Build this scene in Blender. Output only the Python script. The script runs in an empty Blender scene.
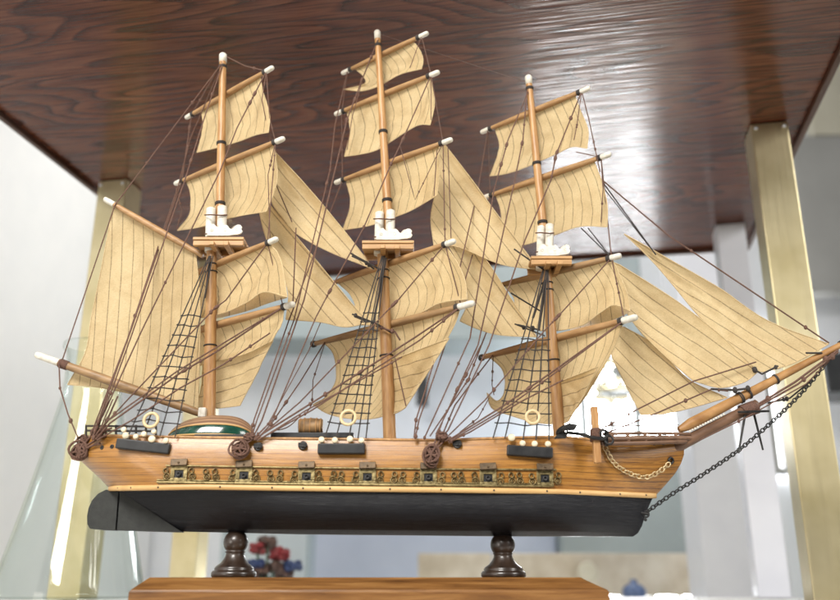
import bpy, math, random
from mathutils import Vector, Matrix
random.seed(7)
S = bpy.context.scene
COL = S.collection

# ------------------------------------------------------------------ camera model (metres; lens at the origin column)
FPX, CU, CV = 863.0, 420.0, 300.0
PITCH = math.atan(0.325)
CZ = 0.027
CP, SP = math.cos(PITCH), math.sin(PITCH)
CAM = Vector((0, 0, CZ))

def ray(u, v):
    xc = (u - CU) / FPX; yc = (CV - v) / FPX
    return Vector((xc, CP - yc * SP, SP + yc * CP))

def P(u, v, Y=0.8):
    d = ray(u, v)
    return CAM + d * (Y / d.y)

def PP(u, v, p0, n):
    d = ray(u, v)
    return CAM + d * ((p0 - CAM).dot(n) / d.dot(n))

# ------------------------------------------------------------------ mesh builder
class MB:
    def __init__(s):
        s.v = []; s.f = []; s.m = []; s.uv = []; s.sm = []
    def add(s, vs, fs, mi=0, uvs=None, smooth=True):
        o = len(s.v)
        s.v += [Vector(p) for p in vs]
        s.uv += uvs if uvs else [(0, 0)] * len(vs)
        for f in fs:
            s.f.append([i + o for i in f]); s.m.append(mi); s.sm.append(smooth)
        return s
    def tube(s, pts, r, n=8, mi=0, caps=True):
        pts = [Vector(p) for p in pts]
        k = len(pts)
        rs = r if isinstance(r, (list, tuple)) else [r] * k
        vs = []; fs = []; uv = []
        t0 = (pts[1] - pts[0]).normalized()
        a = t0.orthogonal().normalized()
        L = 0
        for i, p in enumerate(pts):
            if i == 0: t = t0
            elif i == k - 1: t = (pts[i] - pts[i - 1]).normalized()
            else:
                t = (pts[i + 1] - pts[i - 1])
                t = t.normalized() if t.length > 1e-9 else t0
            a = (a - t * a.dot(t))
            a = a.normalized() if a.length > 1e-6 else t.orthogonal().normalized()
            b = t.cross(a)
            if i: L += (pts[i] - pts[i - 1]).length
            for j in range(n):
                th = 2 * math.pi * j / n
                vs.append(p + (a * math.cos(th) + b * math.sin(th)) * rs[i])
                uv.append((L, j / n))
        for i in range(k - 1):
            for j in range(n):
                fs.append((i * n + j, i * n + (j + 1) % n, (i + 1) * n + (j + 1) % n, (i + 1) * n + j))
        s.add(vs, fs, mi, uv)
        if caps:
            s.add(vs[:n], [tuple(reversed(range(n)))], mi, uv[:n], False)
            s.add(vs[-n:], [tuple(range(n))], mi, uv[-n:], False)
        return s
    def box(s, c, size, R=None, mi=0, bev=0.0):
        c = Vector(c); hx, hy, hz = [q / 2 for q in size]
        R = R or Matrix.Identity(3)
        if bev <= 0:
            vs = [c + R @ Vector((x * hx, y * hy, z * hz)) for x in (-1, 1) for y in (-1, 1) for z in (-1, 1)]
            fs = [(0, 1, 3, 2), (4, 6, 7, 5), (0, 4, 5, 1), (2, 3, 7, 6), (0, 2, 6, 4), (1, 5, 7, 3)]
            return s.add(vs, fs, mi, smooth=False)
        import bmesh
        bm = bmesh.new(); bmesh.ops.create_cube(bm, size=1)
        for q in bm.verts: q.co = Vector((q.co.x * size[0], q.co.y * size[1], q.co.z * size[2]))
        bmesh.ops.bevel(bm, geom=bm.edges[:], offset=bev, segments=2, affect='EDGES', profile=.5)
        bm.verts.index_update()
        s.add([c + R @ q.co for q in bm.verts], [[q.index for q in f.verts] for f in bm.faces], mi, smooth=False)
        bm.free(); return s
    def lathe(s, prof, c, ax=(0, 0, 1), n=20, mi=0):
        c = Vector(c); ax = Vector(ax).normalized(); a = ax.orthogonal().normalized(); b = ax.cross(a)
        vs = []; fs = []
        for r, h in prof:
            for j in range(n):
                th = 2 * math.pi * j / n
                vs.append(c + ax * h + (a * math.cos(th) + b * math.sin(th)) * max(r, 1e-6))
        for i in range(len(prof) - 1):
            for j in range(n):
                fs.append((i * n + j, i * n + (j + 1) % n, (i + 1) * n + (j + 1) % n, (i + 1) * n + j))
        return s.add(vs, fs, mi)
    def ball(s, c, r, n=12, mi=0, sq=1.0):
        k = n // 2 + 1
        return s.lathe([(r * math.sin(math.pi * i / k), -r * sq * math.cos(math.pi * i / k)) for i in range(k + 1)], c, n=n, mi=mi)
    def torus(s, c, ax, R, r, n=20, m=8, mi=0, stretch=None):
        c = Vector(c); ax = Vector(ax).normalized()
        if stretch: a = Vector(stretch[0]).normalized(); k = stretch[1]
        else: a = ax.orthogonal().normalized(); k = 1
        b = ax.cross(a)
        vs = []; fs = []
        for i in range(n):
            th = 2 * math.pi * i / n
            d = a * math.cos(th) + b * math.sin(th)
            o = c + a * (math.cos(th) * R * k) + b * (math.sin(th) * R)
            for j in range(m):
                ph = 2 * math.pi * j / m
                vs.append(o + d * (r * math.cos(ph)) + ax * (r * math.sin(ph)))
        for i in range(n):
            for j in range(m):
                fs.append((i * m + j, ((i + 1) % n) * m + j, ((i + 1) % n) * m + (j + 1) % m, i * m + (j + 1) % m))
        return s.add(vs, fs, mi)
    def prism(s, poly, off, mi=0):
        poly = [Vector(p) for p in poly]; off = Vector(off); n = len(poly)
        vs = poly + [p + off for p in poly]
        fs = [tuple(range(n)), tuple(reversed(range(n, 2 * n)))] + [(i, i + n, (i + 1) % n + n, (i + 1) % n) for i in range(n)]
        return s.add(vs, fs, mi, smooth=False)
    def grid(s, G, UV=None, mi=0):
        h, w = len(G), len(G[0])
        vs = [p for row in G for p in row]
        uv = [q for row in UV for q in row] if UV else None
        fs = [(i * w + j, i * w + j + 1, (i + 1) * w + j + 1, (i + 1) * w + j) for i in range(h - 1) for j in range(w - 1)]
        return s.add(vs, fs, mi, uv)
    def build(s, name, mats, parent=None, origin=None):
        if not isinstance(mats, (list, tuple)): mats = [mats]
        lo = [min(p[i] for p in s.v) for i in range(3)]; hi = [max(p[i] for p in s.v) for i in range(3)]
        o = Vector(origin) if origin else Vector([(lo[i] + hi[i]) / 2 for i in range(3)])
        me = bpy.data.meshes.new(name)
        me.from_pydata([p - o for p in s.v], [], s.f)
        for m in mats: me.materials.append(m)
        me.polygons.foreach_set('material_index', s.m)
        me.polygons.foreach_set('use_smooth', s.sm)
        ul = me.uv_layers.new(name='UVMap')
        idx = [0] * len(me.loops); me.loops.foreach_get('vertex_index', idx)
        flat = []
        for i in idx: flat += s.uv[i]
        ul.data.foreach_set('uv', flat)
        me.update()
        ob = bpy.data.objects.new(name, me); COL.objects.link(ob)
        ob.location = o
        if parent is not None:
            ob.parent = parent
            ob.matrix_parent_inverse = Matrix.Translation(-WORLD[parent.name])
        WORLD[ob.name] = o
        return ob
WORLD = {}

def thing(name, loc, label, cat, group=None):
    o = bpy.data.objects.new(name, None); COL.objects.link(o)
    o.location = loc; o.empty_display_size = .05
    WORLD[o.name] = Vector(loc)
    return tag(o, label, cat, group)

def tag(o, label=None, cat=None, group=None, kind=None):
    if label: o['label'] = label
    if cat: o['category'] = cat
    if group: o['group'] = group
    if kind: o['kind'] = kind
    return o

def interp(cps, x):
    if x <= cps[0][0]: return cps[0][1]
    for (a, fa), (b, fb) in zip(cps, cps[1:]):
        if x <= b:
            t = (x - a) / (b - a); return fa + (fb - fa) * t
    return cps[-1][1]

def catmull(pts, n):
    pts = [Vector(p) for p in pts]
    if len(pts) == 2: return [pts[0].lerp(pts[1], i / (n - 1)) for i in range(n)]
    # arc-length like parametrisation
    ds = [0]
    for a, b in zip(pts, pts[1:]): ds.append(ds[-1] + max((b - a).length, 1e-6))
    out = []
    ext = [pts[0] * 2 - pts[1]] + pts + [pts[-1] * 2 - pts[-2]]
    for i in range(n):
        d = ds[-1] * i / (n - 1)
        k = 0
        while k < len(pts) - 2 and d > ds[k + 1]: k += 1
        t = (d - ds[k]) / (ds[k + 1] - ds[k])
        p0, p1, p2, p3 = ext[k:k + 4]
        out.append(0.5 * ((2 * p1) + (p2 - p0) * t + (2 * p0 - 5 * p1 + 4 * p2 - p3) * t * t + (3 * p1 - p0 - 3 * p2 + p3) * t ** 3))
    return out

# ------------------------------------------------------------------ materials
def newmat(name):
    m = bpy.data.materials.new(name); m.use_nodes = True
    nt = m.node_tree; b = nt.nodes['Principled BSDF']
    return m, nt, b
def N(nt, t, **kw):
    n = nt.nodes.new(t)
    for k, v in kw.items():
        if k in n.inputs: n.inputs[k].default_value = v
        else: setattr(n, k, v)
    return n
def ramp(nt, stops):
    r = nt.nodes.new('ShaderNodeValToRGB'); e = r.color_ramp.elements
    while len(e) < len(stops): e.new(.5)
    for q, (p, c) in zip(e, stops): q.position = p; q.color = (*c, 1) if len(c) == 3 else c
    return r
def mix(nt, fac, a, b, mode='MIX'):
    m = nt.nodes.new('ShaderNodeMix'); m.data_type = 'RGBA'; m.blend_type = mode
    for sock, val in ((0, fac), (6, a), (7, b)):
        if isinstance(val, (int, float)): m.inputs[sock].default_value = val
        elif isinstance(val, tuple): m.inputs[sock].default_value = (*val, 1)
        else: nt.links.new(val, m.inputs[sock])
    return m.outputs[2]
def math_(nt, op, a, b=None, c=None):
    m = nt.nodes.new('ShaderNodeMath'); m.operation = op
    for i, val in enumerate((a, b, c)):
        if val is None: continue
        if isinstance(val, (int, float)): m.inputs[i].default_value = val
        else: nt.links.new(val, m.inputs[i])
    return m.outputs[0]
def coords(nt, kind, scale=(1, 1, 1), rot=(0, 0, 0)):
    tc = nt.nodes.new('ShaderNodeTexCoord'); mp = nt.nodes.new('ShaderNodeMapping')
    mp.inputs['Scale'].default_value = scale; mp.inputs['Rotation'].default_value = rot
    nt.links.new(tc.outputs[kind], mp.inputs['Vector'])
    return mp.outputs['Vector']
def noise(nt, vec, scale, detail=5, rough=.55, dist=0):
    n = N(nt, 'ShaderNodeTexNoise', Scale=scale, Detail=detail, Roughness=rough, Distortion=dist)
    nt.links.new(vec, n.inputs['Vector']); return n.outputs['Fac']
def bump(nt, b, h, strength, dist=.001):
    n = N(nt, 'ShaderNodeBump', Strength=strength, Distance=dist)
    nt.links.new(h, n.inputs['Height']); nt.links.new(n.outputs[0], b.inputs['Normal'])

def simple(name, c1, c2, scale=60, rough=.5, metal=0, kind='Object', stretch=(1, 1, 1), bmp=.15, spec=.5, coat=0):
    m, nt, b = newmat(name)
    v = coords(nt, kind, stretch)
    f = noise(nt, v, scale)
    r = ramp(nt, [(.3, c1), (.7, c2)]); nt.links.new(f, r.inputs[0])
    nt.links.new(r.outputs[0], b.inputs['Base Color'])
    rr = math_(nt, 'MULTIPLY_ADD', f, .25, rough - .12); nt.links.new(rr, b.inputs['Roughness'])
    b.inputs['Metallic'].default_value = metal
    b.inputs['Specular IOR Level'].default_value = spec
    b.inputs['Coat Weight'].default_value = coat
    if bmp: bump(nt, b, f, bmp)
    return m

M = {}
M['spar'] = simple('spar_wood', (.28, .130, .042), (.48, .275, .112), 260, .45, stretch=(1, 1, .16), coat=.05, bmp=.3)
M['spar_dark'] = simple('dark_spar_wood', (.09, .045, .025), (.19, .10, .055), 220, .45, stretch=(.15, 1, .6))
M['yard'] = simple('yard_wood', (.24, .125, .045), (.42, .25, .115), 260, .5, stretch=(.2, .2, 1))
M['boom'] = simple('boom_wood', (.16, .09, .04), (.36, .22, .10), 200, .5, stretch=(.2, .2, 1))
M['bone'] = simple('painted_white_wood', (.50, .46, .38), (.72, .69, .62), 240, .55, bmp=.4)
M['platform'] = simple('platform_wood', (.30, .16, .06), (.48, .28, .12), 200, .5, stretch=(.1, 1, 1))
M['rope'] = simple('brown_cord', (.060, .026, .017), (.17, .088, .060), 900, .8, bmp=.4)
M['rope_dark'] = simple('black_cord', (.012, .010, .009), (.05, .04, .035), 900, .75, bmp=.3)
M['black'] = simple('black_paint', (.004, .004, .005), (.013, .013, .014), 120, .45)
M['brass_old'] = simple('tarnished_brass', (.11, .08, .034), (.40, .32, .155), 300, .42, metal=.85, bmp=.3)
M['bronze'] = simple('bronze_plate', (.035, .024, .014), (.13, .085, .045), 240, .5, metal=.6, bmp=.3)
M['iron'] = simple('black_iron', (.01, .01, .011), (.05, .048, .046), 200, .45, metal=.6)
M['goldchain'] = simple('brass_chain_metal', (.45, .33, .17), (.75, .60, .36), 300, .35, metal=.8)
M['green'] = simple('green_enamel', (.004, .026, .017), (.010, .075, .045), 90, .16, coat=.6, bmp=.05)
M['wale'] = simple('pale_strip_wood', (.46, .26, .09), (.62, .40, .17), 120, .45, stretch=(.08, 1, 1))
M['peg'] = simple('dark_turned_wood', (.012, .007, .005), (.045, .027, .018), 70, .35, stretch=(1, 1, .3), coat=.3)
M['deck'] = simple('deck_wood', (.25, .14, .06), (.40, .25, .11), 120, .5, stretch=(.1, 1, 1))

def hull_mat():
    m, nt, b = newmat('hull_planking')
    v = coords(nt, 'UV', (5, 90, 1))
    g = noise(nt, v, 4, 7, .62, .6)
    v2 = coords(nt, 'UV', (3, 14, 1)); g2 = noise(nt, v2, 3, 4, .5, 1.2)
    r = ramp(nt, [(.25, (.15, .056, .009)), (.48, (.38, .172, .032)), (.75, (.56, .305, .078))]); nt.links.new(g, r.inputs[0])
    r2 = ramp(nt, [(.28, (.50, .40, .32)), (.60, (1, 1, 1))]); nt.links.new(g2, r2.inputs[0])
    col = mix(nt, .9, r.outputs[0], r2.outputs[0], 'MULTIPLY')
    # plank seams along the waterlines, stronger toward the bow
    tc = nt.nodes.new('ShaderNodeTexCoord'); sp = nt.nodes.new('ShaderNodeSeparateXYZ'); nt.links.new(tc.outputs['UV'], sp.inputs[0])
    fr = math_(nt, 'FRACT', math_(nt, 'MULTIPLY', sp.outputs[1], 9.0))
    d = math_(nt, 'ABSOLUTE', math_(nt, 'SUBTRACT', fr, .5))
    line = math_(nt, 'GREATER_THAN', d, .435)
    bow = N(nt, 'ShaderNodeMapRange'); nt.links.new(sp.outputs[0], bow.inputs[0])
    bow.inputs[1].default_value = .70; bow.inputs[2].default_value = .92; bow.inputs[3].default_value = .62; bow.inputs[4].default_value = .95
    br = noise(nt, coords(nt, 'UV', (14, 9, 1)), 4, 3)
    br2 = ramp(nt, [(.32, (.15, .15, .15)), (.55, (1, 1, 1))]); nt.links.new(br, br2.inputs[0])
    fac = math_(nt, 'MULTIPLY', math_(nt, 'MULTIPLY', line, bow.outputs[0]), br2.outputs[0])
    col = mix(nt, fac, col, (.085, .035, .010))
    st = ramp(nt, [(.50, (0, 0, 0)), (.64, (.8, .8, .8))]); nt.links.new(noise(nt, coords(nt, 'UV', (22, 46, 1)), 2.2, 4, .6, .5), st.inputs[0])
    bw2 = N(nt, 'ShaderNodeMapRange'); nt.links.new(sp.outputs[0], bw2.inputs[0])
    bw2.inputs[1].default_value = .72; bw2.inputs[2].default_value = .95; bw2.inputs[3].default_value = .12; bw2.inputs[4].default_value = .85
    col = mix(nt, math_(nt, 'MULTIPLY', st.outputs[0], bw2.outputs[0]), col, (.13, .050, .013))
    nt.links.new(col, b.inputs['Base Color'])
    b.inputs['Roughness'].default_value = .28; b.inputs['Coat Weight'].default_value = .3; b.inputs['Coat Roughness'].default_value = .18
    hh = math_(nt, 'SUBTRACT', g, math_(nt, 'MULTIPLY', line, .4)); bump(nt, b, hh, .18)
    return m
M['hull'] = hull_mat()
M['scroll'] = simple('dark_scroll_brass', (.05, .034, .015), (.26, .19, .08), 300, .42, metal=.8, bmp=.2)

def blackhull_mat():
    m, nt, b = newmat('black_hull_paint')
    g = noise(nt, coords(nt, 'UV', (3, 40, 1)), 4, 8, .72, .4)
    r = ramp(nt, [(.40, (.002, .002, .003)), (.74, (.017, .018, .024))]); nt.links.new(g, r.inputs[0])
    sp = noise(nt, coords(nt, 'Object'), 420, 2, .5)
    sr = ramp(nt, [(.76, (0, 0, 0)), (.80, (.35, .35, .35))]); nt.links.new(sp, sr.inputs[0])
    col = mix(nt, sr.outputs[0], r.outputs[0], (.16, .15, .15))
    nt.links.new(col, b.inputs['Base Color'])
    b.inputs['Roughness'].default_value = .27; b.inputs['Specular IOR Level'].default_value = .30
    bump(nt, b, g, .6, .0008)
    return m
M['hull_black'] = blackhull_mat()
M['rudder'] = simple('worn_black_wood', (.004, .005, .004), (.020, .022, .019), 160, .65, bmp=.35)

def sail_mat():
    m, nt, b = newmat('sail_cloth')
    tc = nt.nodes.new('ShaderNodeTexCoord'); sp = nt.nodes.new('ShaderNodeSeparateXYZ'); nt.links.new(tc.outputs['UV'], sp.inputs[0])
    wob = noise(nt, tc.outputs['UV'], 0.9, 1)
    x = math_(nt, 'ADD', sp.outputs[0], math_(nt, 'MULTIPLY', wob, .18))
    fr = math_(nt, 'FRACT', x)
    d = math_(nt, 'ABSOLUTE', math_(nt, 'SUBTRACT', fr, .5))
    sm = N(nt, 'ShaderNodeMapRange'); sm.interpolation_type = 'SMOOTHSTEP'
    nt.links.new(d, sm.inputs[0]); sm.inputs[1].default_value = .435; sm.inputs[2].default_value = .49
    brk = ramp(nt, [(.28, (.35, .35, .35)), (.6, (1, 1, 1))])
    nt.links.new(noise(nt, coords(nt, 'UV', (3, 9, 1)), 3, 3), brk.inputs[0])
    seam = math_(nt, 'MULTIPLY', math_(nt, 'MULTIPLY', sm.outputs[0], brk.outputs[0]), .80)
    obj = coords(nt, 'Object')
    big = noise(nt, obj, 34, 7, .68, .8)
    r = ramp(nt, [(.22, (.62, .45, .235)), (.55, (.755, .59, .335)), (.85, (.82, .67, .415))]); nt.links.new(big, r.inputs[0])
    weave = noise(nt, coords(nt, 'Object', (1, 1, 6)), 600, 2)
    wr = ramp(nt, [(.3, (.74, .71, .66)), (.7, (1, 1, 1))]); nt.links.new(weave, wr.inputs[0])
    col = mix(nt, .8, r.outputs[0], wr.outputs[0], 'MULTIPLY')
    col = mix(nt, seam, col, (.15, .088, .04))
    nt.links.new(col, b.inputs['Base Color'])
    b.inputs['Roughness'].default_value = .55
    b.inputs['Specular IOR Level'].default_value = .35
    b.inputs['Sheen Weight'].default_value = .1
    hh = math_(nt, 'ADD', math_(nt, 'MULTIPLY', weave, .25), math_(nt, 'MULTIPLY', big, .8))
    hh = math_(nt, 'ADD', hh, math_(nt, 'MULTIPLY', sm.outputs[0], .5))
    bump(nt, b, hh, .28, .002)
    tr = nt.nodes.new('ShaderNodeBsdfTranslucent'); nt.links.new(col, tr.inputs['Color'])
    ms = nt.nodes.new('ShaderNodeMixShader'); ms.inputs[0].default_value = .45
    out = nt.nodes['Material Output']
    nt.links.new(b.outputs[0], ms.inputs[1]); nt.links.new(tr.outputs[0], ms.inputs[2]); nt.links.new(ms.outputs[0], out.inputs['Surface'])
    return m
M['sail'] = sail_mat()
M['hem'] = simple('sail_hem_cord', (.42, .30, .15), (.60, .46, .26), 500, .7)

def boat_mat():
    m, nt, b = newmat('striped_boat_planks')
    tc = nt.nodes.new('ShaderNodeTexCoord'); sp = nt.nodes.new('ShaderNodeSeparateXYZ'); nt.links.new(tc.outputs['UV'], sp.inputs[0])
    fr = math_(nt, 'FRACT', math_(nt, 'MULTIPLY', sp.outputs[1], 14.0))
    r = ramp(nt, [(.0, (.10, .048, .028)), (.35, (.27, .16, .095)), (.8, (.31, .19, .11)), (1, (.09, .042, .025))]); nt.links.new(fr, r.inputs[0])
    nt.links.new(r.outputs[0], b.inputs['Base Color']); b.inputs['Roughness'].default_value = .4
    bump(nt, b, fr, .2); return m
M['boat'] = boat_mat()

def board_mat():
    m, nt, b = newmat('dark_oak_veneer')
    # cathedral grain: contour bands of a stretched noise field, dark early-wood lines between them
    base = noise(nt, coords(nt, 'Object', (.7, 4.6, 1)), 1.25, 2.6, .52, .15)
    w = math_(nt, 'FRACT', math_(nt, 'MULTIPLY', base, 34.0))
    wr = ramp(nt, [(0, (.05, .05, .05)), (.16, (.30, .30, .30)), (.45, (.72, .72, .72)), (.88, (.95, .95, .95)), (1, (.05, .05, .05))]); nt.links.new(w, wr.inputs[0])
    pore = noise(nt, coords(nt, 'Object', (4, 170, 4)), 3.0, 5, .65)
    pr = ramp(nt, [(.36, (0, 0, 0)), (.54, (1, 1, 1))]); nt.links.new(pore, pr.inputs[0])
    fine = noise(nt, coords(nt, 'Object', (7, 340, 7)), 3.0, 4, .7)
    g = mix(nt, .50, wr.outputs[0], pr.outputs[0], 'MULTIPLY')
    g2 = mix(nt, .28, g, pr.outputs[0])
    c = ramp(nt, [(0, (.018, .004, .003)), (.30, (.066, .017, .010)), (.65, (.138, .041, .021)), (1, (.20, .073, .034))]); nt.links.new(g2, c.inputs[0])
    big = noise(nt, coords(nt, 'Object', (1.0, 2.5, 1)), 1.8, 3)
    br = ramp(nt, [(.35, (.62, .56, .58)), (.68, (1, 1, 1))]); nt.links.new(big, br.inputs[0])
    col = mix(nt, 1, c.outputs[0], br.outputs[0], 'MULTIPLY')
    nt.links.new(col, b.inputs['Base Color'])
    rr = math_(nt, 'MULTIPLY_ADD', fine, .10, .13); nt.links.new(rr, b.inputs['Roughness'])
    b.inputs['Specular IOR Level'].default_value = .42
    h = math_(nt, 'ADD', noise(nt, coords(nt, 'Object', (4, 110, 4)), 3.0, 1, .4), math_(nt, 'MULTIPLY', noise(nt, coords(nt, 'Object', (3, 30, 3)), 3.0, 1, .4), 1.7))
    bump(nt, b, h, .8, .00042)
    return m
M['board'] = board_mat()
M['board_edge'] = simple('dark_edge_wood', (.035, .012, .008), (.10, .04, .022), 30, .35, stretch=(1, .15, 1))
def stand_mat():
    m, nt, b = newmat('oiled_base_wood')
    g = noise(nt, coords(nt, 'Object', (3, 45, 40)), 5, 7, .62, .5)
    r = ramp(nt, [(.28, (.075, .030, .009)), (.5, (.18, .080, .023)), (.75, (.29, .150, .050))]); nt.links.new(g, r.inputs[0])
    nt.links.new(r.outputs[0], b.inputs['Base Color']); b.inputs['Roughness'].default_value = .3; b.inputs['Coat Weight'].default_value = .3
    bump(nt, b, g, .15); return m
M['base'] = stand_mat()
def brass_mat():
    m, nt, b = newmat('brushed_brass')
    g = noise(nt, coords(nt, 'Object', (90, 90, 2)), 6, 4)
    big = noise(nt, coords(nt, 'Object', (3, 3, 3)), 4, 3)
    r = ramp(nt, [(.3, (.52, .445, .25)), (.7, (.70, .62, .40))]); nt.links.new(big, r.inputs[0])
    nt.links.new(r.outputs[0], b.inputs['Base Color']); b.inputs['Metallic'].default_value = .85
    rr = math_(nt, 'MULTIPLY_ADD', g, .15, .34); nt.links.new(rr, b.inputs['Roughness'])
    bump(nt, b, g, .05); return m
M['brass'] = brass_mat()
M['white_wall'] = simple('white_wall_paint', (.76, .765, .77), (.80, .80, .80), 12, .6, bmp=.03)
M['lav'] = simple('pale_blue_paint', (.40, .46, .60), (.46, .52, .66), 6, .5, bmp=.02)
M['greyblue'] = simple('grey_blue_paint', (.26, .31, .33), (.31, .36, .38), 6, .6, bmp=.02)
M['grey'] = simple('warm_grey_paint', (.34, .34, .33), (.39, .39, .38), 6, .6, bmp=.02)
M['backwall'] = simple('pale_grey_wall_paint', (.72, .745, .79), (.78, .80, .84), 5, .6, bmp=.02)
M['cream'] = simple('cream_paint', (.60, .57, .46), (.67, .64, .53), 6, .6, bmp=.02)
M['shelf_white'] = simple('white_laminate', (.78, .78, .77), (.82, .82, .81), 20, .35, bmp=.02)
M['colwhite'] = simple('white_gloss_paint', (.66, .68, .75), (.74, .76, .82), 8, .35, bmp=.02)
M['pboard'] = simple('cream_printed_board', (.45, .38, .28), (.78, .73, .64), 9, .6, bmp=.02)
M['darkbox'] = simple('dark_box', (.02, .022, .025), (.04, .042, .045), 9, .6, bmp=.02)
M['red'] = simple('red_petals', (.11, .006, .008), (.28, .015, .020), 90, .5)
M['navy'] = simple('navy_petals', (.01, .02, .07), (.03, .05, .16), 90, .5)
M['stemgreen'] = simple('dark_leaf', (.012, .035, .014), (.03, .075, .03), 90, .5)
M['bluething'] = simple('blue_plastic', (.06, .10, .22), (.14, .20, .36), 30, .4)
def glass_mat(name, col, ior=1.48):
    m, nt, b = newmat(name)
    b.inputs['Base Color'].default_value = (*col, 1); b.inputs['Roughness'].default_value = .015
    b.inputs['Transmission Weight'].default_value = 1; b.inputs['IOR'].default_value = ior
    g = noise(nt, coords(nt, 'Object'), 8, 2); bump(nt, b, g, .03)
    return m
M['glass'] = glass_mat('cut_glass', (.96, .985, .975))
def thin_glass():
    m, nt, b = newmat('clear_blown_glass')
    lw = N(nt, 'ShaderNodeLayerWeight', Blend=.35)
    tint = ramp(nt, [(.0, (.97, .985, .98)), (.55, (.95, .975, .965)), (.85, (.80, .87, .84)), (1, (.36, .47, .43))]); nt.links.new(lw.outputs['Facing'], tint.inputs[0])
    tr = nt.nodes.new('ShaderNodeBsdfTransparent'); nt.links.new(tint.outputs[0], tr.inputs[0])
    gl = N(nt, 'ShaderNodeBsdfGlossy', Roughness=.02)
    n = noise(nt, coords(nt, 'Object'), 7, 2); bp = N(nt, 'ShaderNodeBump', Strength=.08, Distance=.01); nt.links.new(n, bp.inputs['Height']); nt.links.new(bp.outputs[0], gl.inputs['Normal'])
    lw2 = N(nt, 'ShaderNodeLayerWeight', Blend=.5); fp = math_(nt, 'POWER', lw2.outputs['Facing'], 4.0); fq = math_(nt, 'MULTIPLY_ADD', fp, .6, .025)
    ms = nt.nodes.new('ShaderNodeMixShader'); nt.links.new(fq, ms.inputs[0]); nt.links.new(tr.outputs[0], ms.inputs[1]); nt.links.new(gl.outputs[0], ms.inputs[2])
    nt.links.new(ms.outputs[0], nt.nodes['Material Output'].inputs['Surface']); return m
M['thin_glass'] = thin_glass()
def emit(name, col, s):
    m, nt, b = newmat(name)
    b.inputs['Emission Color'].default_value = (*col, 1); b.inputs['Emission Strength'].default_value = s
    b.inputs['Base Color'].default_value = (.8, .8, .8, 1)
    n = noise(nt, coords(nt, 'Object'), 5, 2)
    r = ramp(nt, [(.2, tuple(c * .75 for c in col)), (.8, col)]); nt.links.new(n, r.inputs[0]); nt.links.new(r.outputs[0], b.inputs['Emission Color'])
    return m
M['bulb'] = emit('lit_bulb', (1, .96, .88), 30)
M['window_glow'] = emit('daylit_pane', (.95, .97, 1), 42)
M['strip_glow'] = emit('lit_strip', (.93, .96, 1), 1.5)

YC = 0.80
# ================================================================== SHIP
keel_pt = P(400, 536)
ship = thing('model_ship', (keel_pt.x, YC, keel_pt.z), 'wooden three-masted model sailing ship with cream sails and a black lower hull', 'model ship')

# ---- hull by waterlines
def waterlines(levels, plan, ns):
    G = []; UV = []
    nl = len(levels)
    for k, (ul, vl, ur, vr, vs, B) in enumerate(levels):
        row = []; uvr = []
        for i in range(ns + 1):
            s = i / ns
            s = .5 - .5 * math.cos(math.pi * s) if True else s
            u = ul + (ur - ul) * s
            b = B * plan(s, k / (nl - 1))
            row.append((P(u, interp(vs, u), YC - b), b)); uvr.append((s, k / (nl - 1)))
        G.append(row); UV.append(uvr)
    near = [[p for p, b in r] for r in G]
    far = [[Vector((p.x, YC + b, p.z)) for p, b in r] for r in G]
    return near, far, UV
def plan_up(s, h):
    a = 1.0
    if s < .13: a = max(0, 1 - ((.13 - s) / .13) ** 2.3) ** .55
    if s > .66: a = max(0, 1 - ((s - .66) / .34) ** 2.1) ** .85
    return a
def plan_lo(s, h):
    a = 1.0
    if s < .30:
        q = s / .30; a = (.10 + .90 * (q * q * (3 - 2 * q)) ** (.75))
    if s > .72: a = max(.03, 1 - ((s - .72) / .28) ** 2.0) ** .85
    return a
rail_v = [(84, 437), (110, 436), (180, 437.5), (290, 439), (440, 440.5), (500, 438.5), (560, 437), (605, 441), (650, 441.5), (682, 437)]
wale_v = [(108, 488), (200, 486.5), (300, 488), (440, 489.5), (550, 491), (657, 495.5)]
def between(t):
    us = [84, 110, 150, 200, 300, 440, 500, 560, 605, 650, 683]
    return [(u, interp(rail_v, u) * (1 - t) + interp(wale_v, u) * t) for u in us]
up_levels = [(84, 437, 682, 436, rail_v, .0435)]
for t, (ul, ur) in ((.18, (77, 684)), (.30, (75, 684)), (.45, (80, 681)), (.62, (89, 675)), (.82, (100, 665)), (1, (109, 656))):
    up_levels.append((ul, 0, ur, 0, between(t), [.0435, .0452, .046, .0467, .047, .0467, .046][len(up_levels)]))
near, far, UV = waterlines(up_levels, plan_up, 64)
mb = MB(); mb.grid(near, UV); mb.grid([list(reversed(r)) for r in far], [list(reversed(r)) for r in UV])
# deck just below the rail and thin rail cap
dk = [[Vector((n.x, n.y + (f.y - n.y) * t, n.z - .006)) for n, f in zip(near[0], far[0])] for t in (.02, .5, .98)]
hull = mb.build('hull', M['hull'], ship)
MB().grid(dk).build('deck', M['deck'], hull)
# rail cap
mb = MB()
for row in (near[0], far[0]):
    mb.tube([p + Vector((0, 0, .0004)) for p in row[2:-1]], .0012, 6)
mb.build('rail_cap', M['spar'], hull)
# wale strip
mb = MB()
for side, row in ((-1, near[-1]), (1, far[-1])):
    A = []; 
    for p in row: A.append(p)
    prof = [(0, .0022), (.0022, .0018), (.0022, -.0022), (0, -.0026)]
    G = []
    for dy, dz in prof:
        G.append([p + Vector((0, side * dy, dz)) for p in A])
    if side == 1: G = [list(reversed(r)) for r in G]
    mb.grid(G)
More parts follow.
